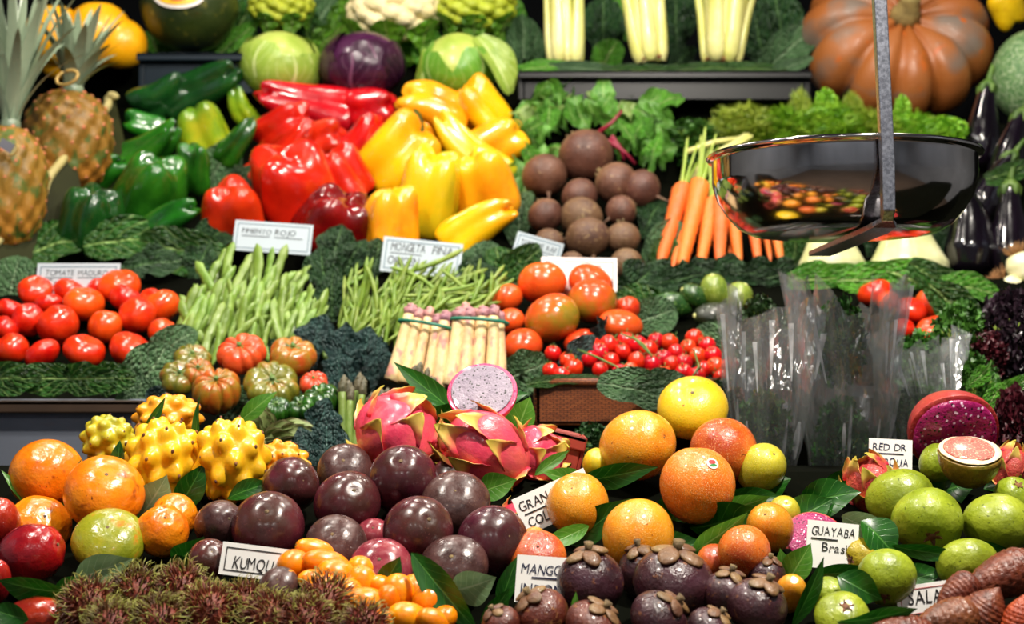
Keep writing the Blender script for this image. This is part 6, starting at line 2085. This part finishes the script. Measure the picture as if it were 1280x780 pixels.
# savoy roll along the steel tray edge
for x, w in ((10, 90), (58, 80), (108, 84), (140, 60)):
    leaf('savoy_leaf', x, 473, 44, w, 1.875, R.choice([0, 180]), 'folded veined savoy leaf edging the steel tray', None, 20, R.uniform(-15, 15), 'leaf', None, 'savoy leaves on the tray edge')
for x, y, w, l, a, m, t, dy in ((186, 468, 74, 90, 60, 'savoy_dusty', 2, -.02), (170, 500, 50, 60, 250, 'savoy_dusty', 2, -.02), (215, 432, 50, 70, 40, 'savoy_dusty', 2, .0), (16, 352, 60, 70, 80, 'savoy_dusty', 2, .04), (160, 300, 60, 110, 5, 'savoy', 3, -.02), (225, 312, 60, 120, 170, 'savoy', 3, -.02), (60, 308, 70, 90, 20, 'savoy', 3, -.0), (185, 330, 50, 90, 10, 'kale', 2, .03), (262, 300, 50, 80, 40, 'kale', 3, .0), (250, 330, 50, 60, 70, 'kale', 2, .05), (275, 205, 50, 70, 60, 'savoy_dusty', 3, .05), (300, 230, 40, 60, 60, 'kale', 3, .05),
                             (420, 312, 52, 70, 80, 'kale', 2, .0), (405, 340, 50, 80, 100, 'kale', 2, .0), (440, 322, 46, 60, 60, 'kale', 2, .02), (415, 375, 50, 80, 90, 'kale', 2, .01), (470, 325, 50, 60, 80, 'kale', 3, -.02), (395, 425, 56, 70, 80, 'kale_blue', 2, -.02), (430, 440, 50, 80, 90, 'kale_blue', 2, -.02), (455, 445, 56, 80, 80, 'kale_blue', 2, -.02), (470, 455, 40, 70, 85, 'kale_blue', 2, -.01), (425, 470, 46, 70, 95, 'kale_blue', 2, -.0), (410, 560, 54, 80, 95, 'kale_blue', 1, .24), (400, 530, 50, 70, 70, 'kale_blue', 1, .28), (385, 560, 40, 60, 110, 'kale_blue', 1, .22),
                             (600, 330, 50, 70, 60, 'savoy_dusty', 3, -.04), (625, 335, 50, 60, 100, 'savoy', 2, .02), (650, 330, 60, 70, 30, 'savoy', 2, .03), (595, 345, 46, 60, 80, 'kale', 2, .02), (615, 360, 40, 60, 100, 'kale', 2, .04), (640, 345, 60, 60, 60, 'savoy', 2, .04), (650, 270, 46, 70, 80, 'savoy_dusty', 3, .05), (655, 240, 40, 60, 60, 'beet_leaf', 3, .06),
                             (795, 355, 60, 80, 40, 'kale', 2, .05), (820, 350, 50, 80, 20, 'kale', 2, .05), (845, 350, 50, 80, 10, 'kale', 2, .05), (870, 342, 46, 80, 0, 'kale', 2, .05), (905, 340, 46, 80, 0, 'kale', 2, .05), (940, 342, 46, 80, 0, 'kale', 2, .05), (970, 345, 46, 80, 10, 'kale', 2, .05), (800, 385, 60, 80, 150, 'savoy', 2, .03), (820, 395, 50, 60, 20, 'savoy_dusty', 2, .0), (830, 300, 40, 70, 50, 'savoy_dusty', 3, .0), (815, 270, 50, 60, 60, 'kale', 3, .06), (830, 320, 40, 60, 70, 'savoy', 3, .02),
                             (752, 418, 50, 50, 40, 'kale_blue', 2, -.03), (720, 442, 40, 70, 40, 'kale_blue', 2, -.10), (722, 474, 14, 60, 5, 'savoy', 2, -.12), (798, 488, 54, 104, 345, 'savoy_dusty', 2, -.15), (830, 485, 50, 70, 10, 'savoy_dusty', 2, -.13), (655, 465, 60, 70, 20, 'savoy_dusty', 2, -.04), (688, 476, 16, 60, 8, 'savoy', 2, -.12), (640, 470, 40, 50, 90, 'kale', 2, -.02), (905, 430, 50, 80, 150, 'savoy_dusty', 2, .0), (925, 445, 40, 80, 150, 'kale', 2, -.02),
                             (1040, 348, 44, 110, 5, 'savoy_bright', 2, .05), (1100, 350, 46, 110, 0, 'savoy_bright', 2, .05), (1150, 354, 60, 100, 340, 'savoy_bright', 2, .06), (1175, 352, 40, 90, 330, 'savoy', 2, .03), (1195, 385, 50, 90, 320, 'savoy', 2, .0), (1215, 360, 40, 90, 350, 'savoy_bright', 2, .03), (1012, 345, 40, 60, 20, 'savoy_bright', 2, .05),
                             (1185, 300, 50, 80, 80, 'kale', 3, .06), (995, 300, 40, 70, 80, 'savoy', 3, .06), (1090, 290, 40, 80, 85, 'kale', 3, .08),
                             (345, 445, 50, 60, 60, 'kale', 2, .04), (300, 510, 60, 70, 40, 'savoy_dusty', 2, -.03), (330, 510, 40, 60, 60, 'kale', 2, -.02), (205, 505, 50, 60, 70, 'kale_blue', 2, -.04), (390, 500, 50, 50, 70, 'kale', 2, .02), (130, 420, 40, 50, 60, 'savoy', 2, .06), (100, 400, 50, 50, 60, 'kale', 2, .06), (55, 420, 40, 50, 60, 'kale', 2, .06)):
    k = 'kale_leaf' if m.startswith('kale') else 'savoy_leaf'
    d = {'kale': KD, 'kale_blue': 'blue green frilly kale leaf', 'savoy': SD, 'savoy_dusty': 'dusty green crinkled savoy leaf', 'savoy_bright': 'bright green savoy leaf with pale veins'}.get(m, SD)
    leaf(k, x, y, w, l, T(t, y) + dy, a, d, m, -10, None, 'leaf', None, 'kale and savoy leaves lining the stall')

# beet greens
for k in range(110):
    t = R.random()
    x = R.choice([R.uniform(640, 700), R.uniform(655, 835), R.uniform(690, 840)])
    y = R.uniform(98, 150) if x < 770 else R.uniform(125, 195)
    if x < 690:
        y = R.uniform(105, 215)
    m = R.choice([None, None, 'beet_leaf_light', 'savoy_bright'])
    put('beet_leaf', x, y, R.uniform(18, 34), R.uniform(34, 60), T(3, y) + R.uniform(-.05, .06) + (.05 if y > 170 else 0), R.uniform(20, 160), R.uniform(-30, 40), R.uniform(-70, 70), None, 'leaf', None, {'*': m} if m else None, auto='beet greens')
    ITEMS[-1]['desc'] = 'pale green beet leaf' if m == 'beet_leaf_light' else 'green beet leaf'
rows('beet greens', 'green beet leaf', 'the greens behind the beetroots', 6)
for k, (x0, y0, x1, y1) in enumerate(((760, 175, 794, 205), (764, 170, 780, 200), (745, 168, 778, 138))):
    A, B = P(x0, y0, 2.74), P(x1, y1, 2.74)
    build('beet_stalk', [('beet_stalk', mk('beet_stalk', *tube([Vector(), (B - A) * .5 + Vector((.006, 0, 0)), B - A], [.005, .004, .003], 7), 'beet_stem'), [])], A, Quaternion(), (1, 1, 1), 'red beet leaf stalk, the %s of three behind the beetroots' % ordn(k), 'stalk', 'beet stalks')

# carrot and fennel greens
for k, (x, y, w, h, knd, m) in enumerate(((868, 172, 80, 44, 'parsley_bunch', 'herb_green'), (1065, 140, 26, 44, 'frond_bunch', 'herb_yellow'), (930, 162, 90, 54, 'frond_bunch', 'herb_yellow'), (985, 166, 100, 56, 'frond_bunch', None), (1040, 162, 90, 58, 'frond_bunch', None), (1085, 168, 90, 54, 'frond_bunch', 'herb_yellow'), (1140, 172, 90, 52, 'frond_bunch', None), (1180, 166, 60, 40, 'parsley_bunch', 'herb_bright'), (890, 195, 90, 50, 'parsley_bunch', 'herb_green'), (1032, 134, 30, 46, 'parsley_bunch', 'herb_bright'), (1000, 140, 28, 50, 'frond_bunch', 'herb_yellow'), (1128, 142, 22, 46, 'parsley_bunch', 'herb_bright'), (1160, 300, 40, 50, 'frond_bunch', 'herb_green'))):
    put(knd, x, y, w, h, 2.80 + (.03 if y < 135 else 0), 90, 0, 0, None, 'greens', None, {'foliage': m} if m else None, k)
    ITEMS[-1]['o']['label'] = near_label(ITEMS[-1], 'feathery bright green tops' if 'frond' in knd else 'leafy green tops')
    ITEMS[-1]['o']['group'] = 'carrot and fennel greens'
for k, (x0, y0, x1, y1) in enumerate(((862, 224, 932, 168), (870, 222, 936, 168), (880, 216, 940, 170), (866, 216, 920, 176), (858, 190, 930, 172))):
    A, B = P(x0, y0, 2.72), P(x1, y1, 2.74)
    build('carrot_stalk', [('carrot_stalk', mk('carrot_stalk', *tube([Vector(), (B - A) * .5 + Vector((0, 0, .006)), B - A], [.006, .005, .004], 7), 'celery'), [])], A, Quaternion(), (1, 1, 1), 'pale green carrot stalk, %s of five fanning behind the scale pan' % ordn(k), 'stalk', 'carrot stalks')

# lettuce and leaves on the top shelf
for x, y, w, l, a, m, dy in ((432, 20, 40, 60, 60, None, .05), (450, 40, 50, 50, 20, None, .05), (410, 50, 40, 60, 40, None, .05), (500, 55, 60, 50, 70, None, .03), (520, 40, 40, 60, 30, None, .04), (535, 62, 40, 70, 100, 'savoy_bright', .03), (400, 25, 50, 70, 60, 'savoy_dusty', .06), (300, 30, 50, 90, 60, 'savoy', .06), (288, 55, 30, 90, 40, 'savoy_bright', .03), (315, 15, 40, 60, 60, 'savoy_dusty', .06), (635, 30, 40, 70, 60, 'savoy_bright', .05), (640, 60, 60, 60, 80, 'savoy_dusty', .08), (610, 60, 50, 60, 50, 'savoy', .03), (380, 30, 40, 50, 110, 'savoy', .03),
                             (196, 62, 46, 56, 290, 'savoy_bright', .06), (205, 80, 30, 40, 0, 'savoy', .06), (520, 165, 20, 60, 90, 'savoy', -.2), (470, 50, 40, 40, 120, None, .04)):
    leaf('savoy_leaf' if m else 'lettuce_leaf', x, y, w, l, T(4, y) + dy, a, 'bright frilly lettuce leaf' if not m else 'loose green cabbage leaf', m, 0, None, 'leaf', None, 'leaves on the top shelf')
# outer leaves of the loose cabbage
for x, y, w, l, a, sp in ((620, 78, 44, 84, 300, -30), (528, 95, 30, 70, 80, 40)):
    leaf('wrap_leaf', x, y, w, l, 2.88, a, 'yellow green outer cabbage leaf peeling away', None, 0, sp, 'leaf', None, 'outer cabbage leaves')
# dark leaves behind the celery and along the black shelf edge
for x, y, w, l, a, m, dy in ((655, 60, 50, 90, 90, 'savoy_dusty', .06), (755, 40, 60, 100, 90, 'kale', .10), (760, 70, 40, 50, 60, 'savoy_bright', .05), (845, 30, 60, 100, 90, 'kale', .10), (850, 75, 30, 50, 40, 'kale', .05), (975, 30, 60, 110, 100, 'kale', .06), (985, 62, 50, 90, 40, 'savoy_dusty', .02), (950, 50, 60, 90, 100, 'kale', .08), (785, 20, 60, 60, 90, 'savoy_bright', .12),
                             (680, 84, 20, 80, 5, 'savoy_bright', -.12), (735, 86, 18, 100, 355, 'savoy_dusty', -.12), (800, 88, 18, 100, 0, 'savoy', -.12), (860, 87, 18, 110, 5, 'savoy', -.12), (930, 86, 18, 110, 0, 'savoy', -.12), (985, 84, 18, 70, 20, 'savoy_dusty', -.12), (1262, 215, 30, 60, 20, 'savoy', -.3), (1180, 215, 20, 90, 5, 'savoy_bright', -.3)):
    leaf('kale_leaf' if m == 'kale' else 'savoy_leaf', x, y, w, l, T(4, y) + dy, a, 'dark kale leaf' if m == 'kale' else 'green savoy leaf', m, 0, R.uniform(-20, 20), 'leaf', None, 'leaves around the celery')

# greens on the right: herbs in the bags, parsley, dark red lettuce
for k, (x, y, w, h, Y, knd, m, d) in enumerate(((955, 552, 84, 120, 1.70, 'parsley_bunch', 'herb_green', 'dark green herb bunch inside the clear bag'), (1052, 560, 92, 118, 1.73, 'parsley_bunch', 'herb_green', 'dark green herb bunch inside the clear bag'), (1050, 430, 70, 110, 1.75, 'parsley_bunch', 'herb_green', 'loose green sprigs inside the clear bag'), (1145, 520, 70, 80, 1.78, 'parsley_bunch', 'herb_green', 'green herb bunch inside the clear bag'),
                                               (1200, 430, 90, 100, 1.86, 'parsley_bunch', 'herb_green', 'curly parsley bunch'), (1150, 460, 80, 90, 1.88, 'parsley_bunch', 'herb_green', 'curly parsley bunch'), (1215, 490, 80, 90, 1.78, 'parsley_bunch', 'herb_green', 'curly parsley bunch'), (1238, 520, 40, 70, 1.74, 'parsley_bunch', 'herb_green', 'curly parsley bunch'),
                                               (1262, 420, 70, 110, 1.84, 'red_lettuce', 'oak_purple', 'dark purple oak leaf lettuce'), (1236, 445, 60, 60, 1.83, 'red_lettuce', None, 'dark red lettuce'), (1266, 540, 60, 110, 1.70, 'red_lettuce', None, 'curly dark red lettuce'), (1238, 548, 40, 70, 1.72, 'red_lettuce', None, 'curly dark red lettuce'), (950, 400, 60, 60, 1.9, 'parsley_bunch', 'herb_dark', 'dark herb sprig bunch'), (1000, 420, 70, 70, 1.9, 'parsley_bunch', 'herb_dark', 'dark herb sprig bunch'), (905, 505, 50, 60, 1.75, 'parsley_bunch', 'herb_dark', 'dark herb sprig bunch'), (740, 560, 70, 60, 1.78, 'parsley_bunch', 'herb_dark', 'dark herb sprig bunch'))):
    put(knd, x, y, w, h, Y, 90, 0, R.uniform(0, 360), None, 'herbs' if 'lett' not in d else 'lettuce', None, {'foliage': m} if m else None, k)
    ITEMS[-1]['o']['label'] = near_label(ITEMS[-1], d)
    ITEMS[-1]['o']['group'] = 'herbs and lettuces on the right'
for x, y, w, l, a in ((1266, 482, 30, 60, 20), (1240, 500, 26, 60, 60), (1225, 470, 26, 50, 40), (1262, 500, 24, 50, 350)):
    leaf('beet_leaf', x, y, w, l, 1.72, a, 'light green herb leaf', 'savoy_bright', 0, None, 'leaf', None, 'loose leaves')

# ------------------------------------------------------------------ camera, lamps, world
cam = bpy.data.cameras.new('camera'); co_ = bpy.data.objects.new('camera', cam); COL.objects.link(co_)
co_.location = (0, 0, CAMZ); co_.rotation_euler = (math.pi / 2 + TH, 0, 0)
cam.sensor_width = 36; cam.lens = 36 * F / 1280
cam.clip_start = .05
cam.dof.use_dof = True; cam.dof.focus_distance = 1.36; cam.dof.aperture_fstop = 7
SC.camera = co_


def lamp(name, loc, target, power, size, col=(1, .93, .82)):
    l = bpy.data.lights.new(name, 'AREA'); l.shape = 'DISK'; l.size = size; l.energy = power; l.color = col
    o = bpy.data.objects.new(name, l); COL.objects.link(o); o.location = loc
    o.rotation_mode = 'QUATERNION'
    o.rotation_quaternion = (Vector(target) - Vector(loc)).to_track_quat('-Z', 'Y')
    return o


lamp('key_lamp', (.50, .80, 2.5), (.05, 1.35, 1.15), 42, .09)
lamp('stall_lamp', (-.70, .95, 2.55), (-.45, 1.7, 1.25), 16, .10)
lamp('stall_lamp', (-.45, 1.65, 2.7), (-.3, 2.6, 1.5), 16, .12)
lamp('stall_lamp', (.60, 1.65, 2.7), (.4, 2.6, 1.5), 15, .12)
for x_ in (-.9, -.3, .3, .9):  # small lights added behind the heaps for rim highlights on film and fruit
    lamp('added_rim_light', (x_, 2.5, 2.75), (x_ * .7, 1.6, 1.2), 5, .06)
for x_ in (-1.0, -.2, .7):  # weak lights added behind the camera to draw glints from the bags
    lamp('added_glint_light', (x_, -.9, 2.35), (x_ * .3, 1.8, 1.25), 2.2, .10, (1, .97, .92))
for x_, y_, z_ in ((-1.6, -1.7, 3.3), (0, -1.7, 3.3), (1.6, -1.7, 3.3), (-2.3, .6, 3.3), (2.3, .6, 3.3)):  # unseen spots added to brighten the hall walls and floor mirrored in the pan
    l_ = bpy.data.lights.new('added_hall_light', 'SPOT'); l_.energy = 62; l_.spot_size = 1.9; l_.spot_blend = .6; l_.shadow_soft_size = .1; l_.color = (.9, .94, 1)
    o = bpy.data.objects.new('added_hall_light', l_); COL.objects.link(o); o.location = (x_, y_, z_)
    o.rotation_euler = (math.radians(-14 if y_ < 0 else 0), math.radians(0 if y_ < 0 else (25 if x_ < 0 else -25)), 0)

w = bpy.data.worlds.new('world'); SC.world = w; w.use_nodes = True
w.node_tree.nodes['Background'].inputs[0].default_value = (.55, .6, .7, 1)
w.node_tree.nodes['Background'].inputs[1].default_value = .02

SC.view_settings.view_transform = 'Standard'
SC.view_settings.look = 'None'
SC.view_settings.gamma = 1
SC.view_settings.use_curve_mapping = False
SC.view_settings.exposure = 0.0
SC.cycles.use_denoising = True
SC.cycles.max_bounces = 8
SC.cycles.transparent_max_bounces = 32
SC.cycles.caustics_reflective = False
SC.cycles.caustics_refractive = False
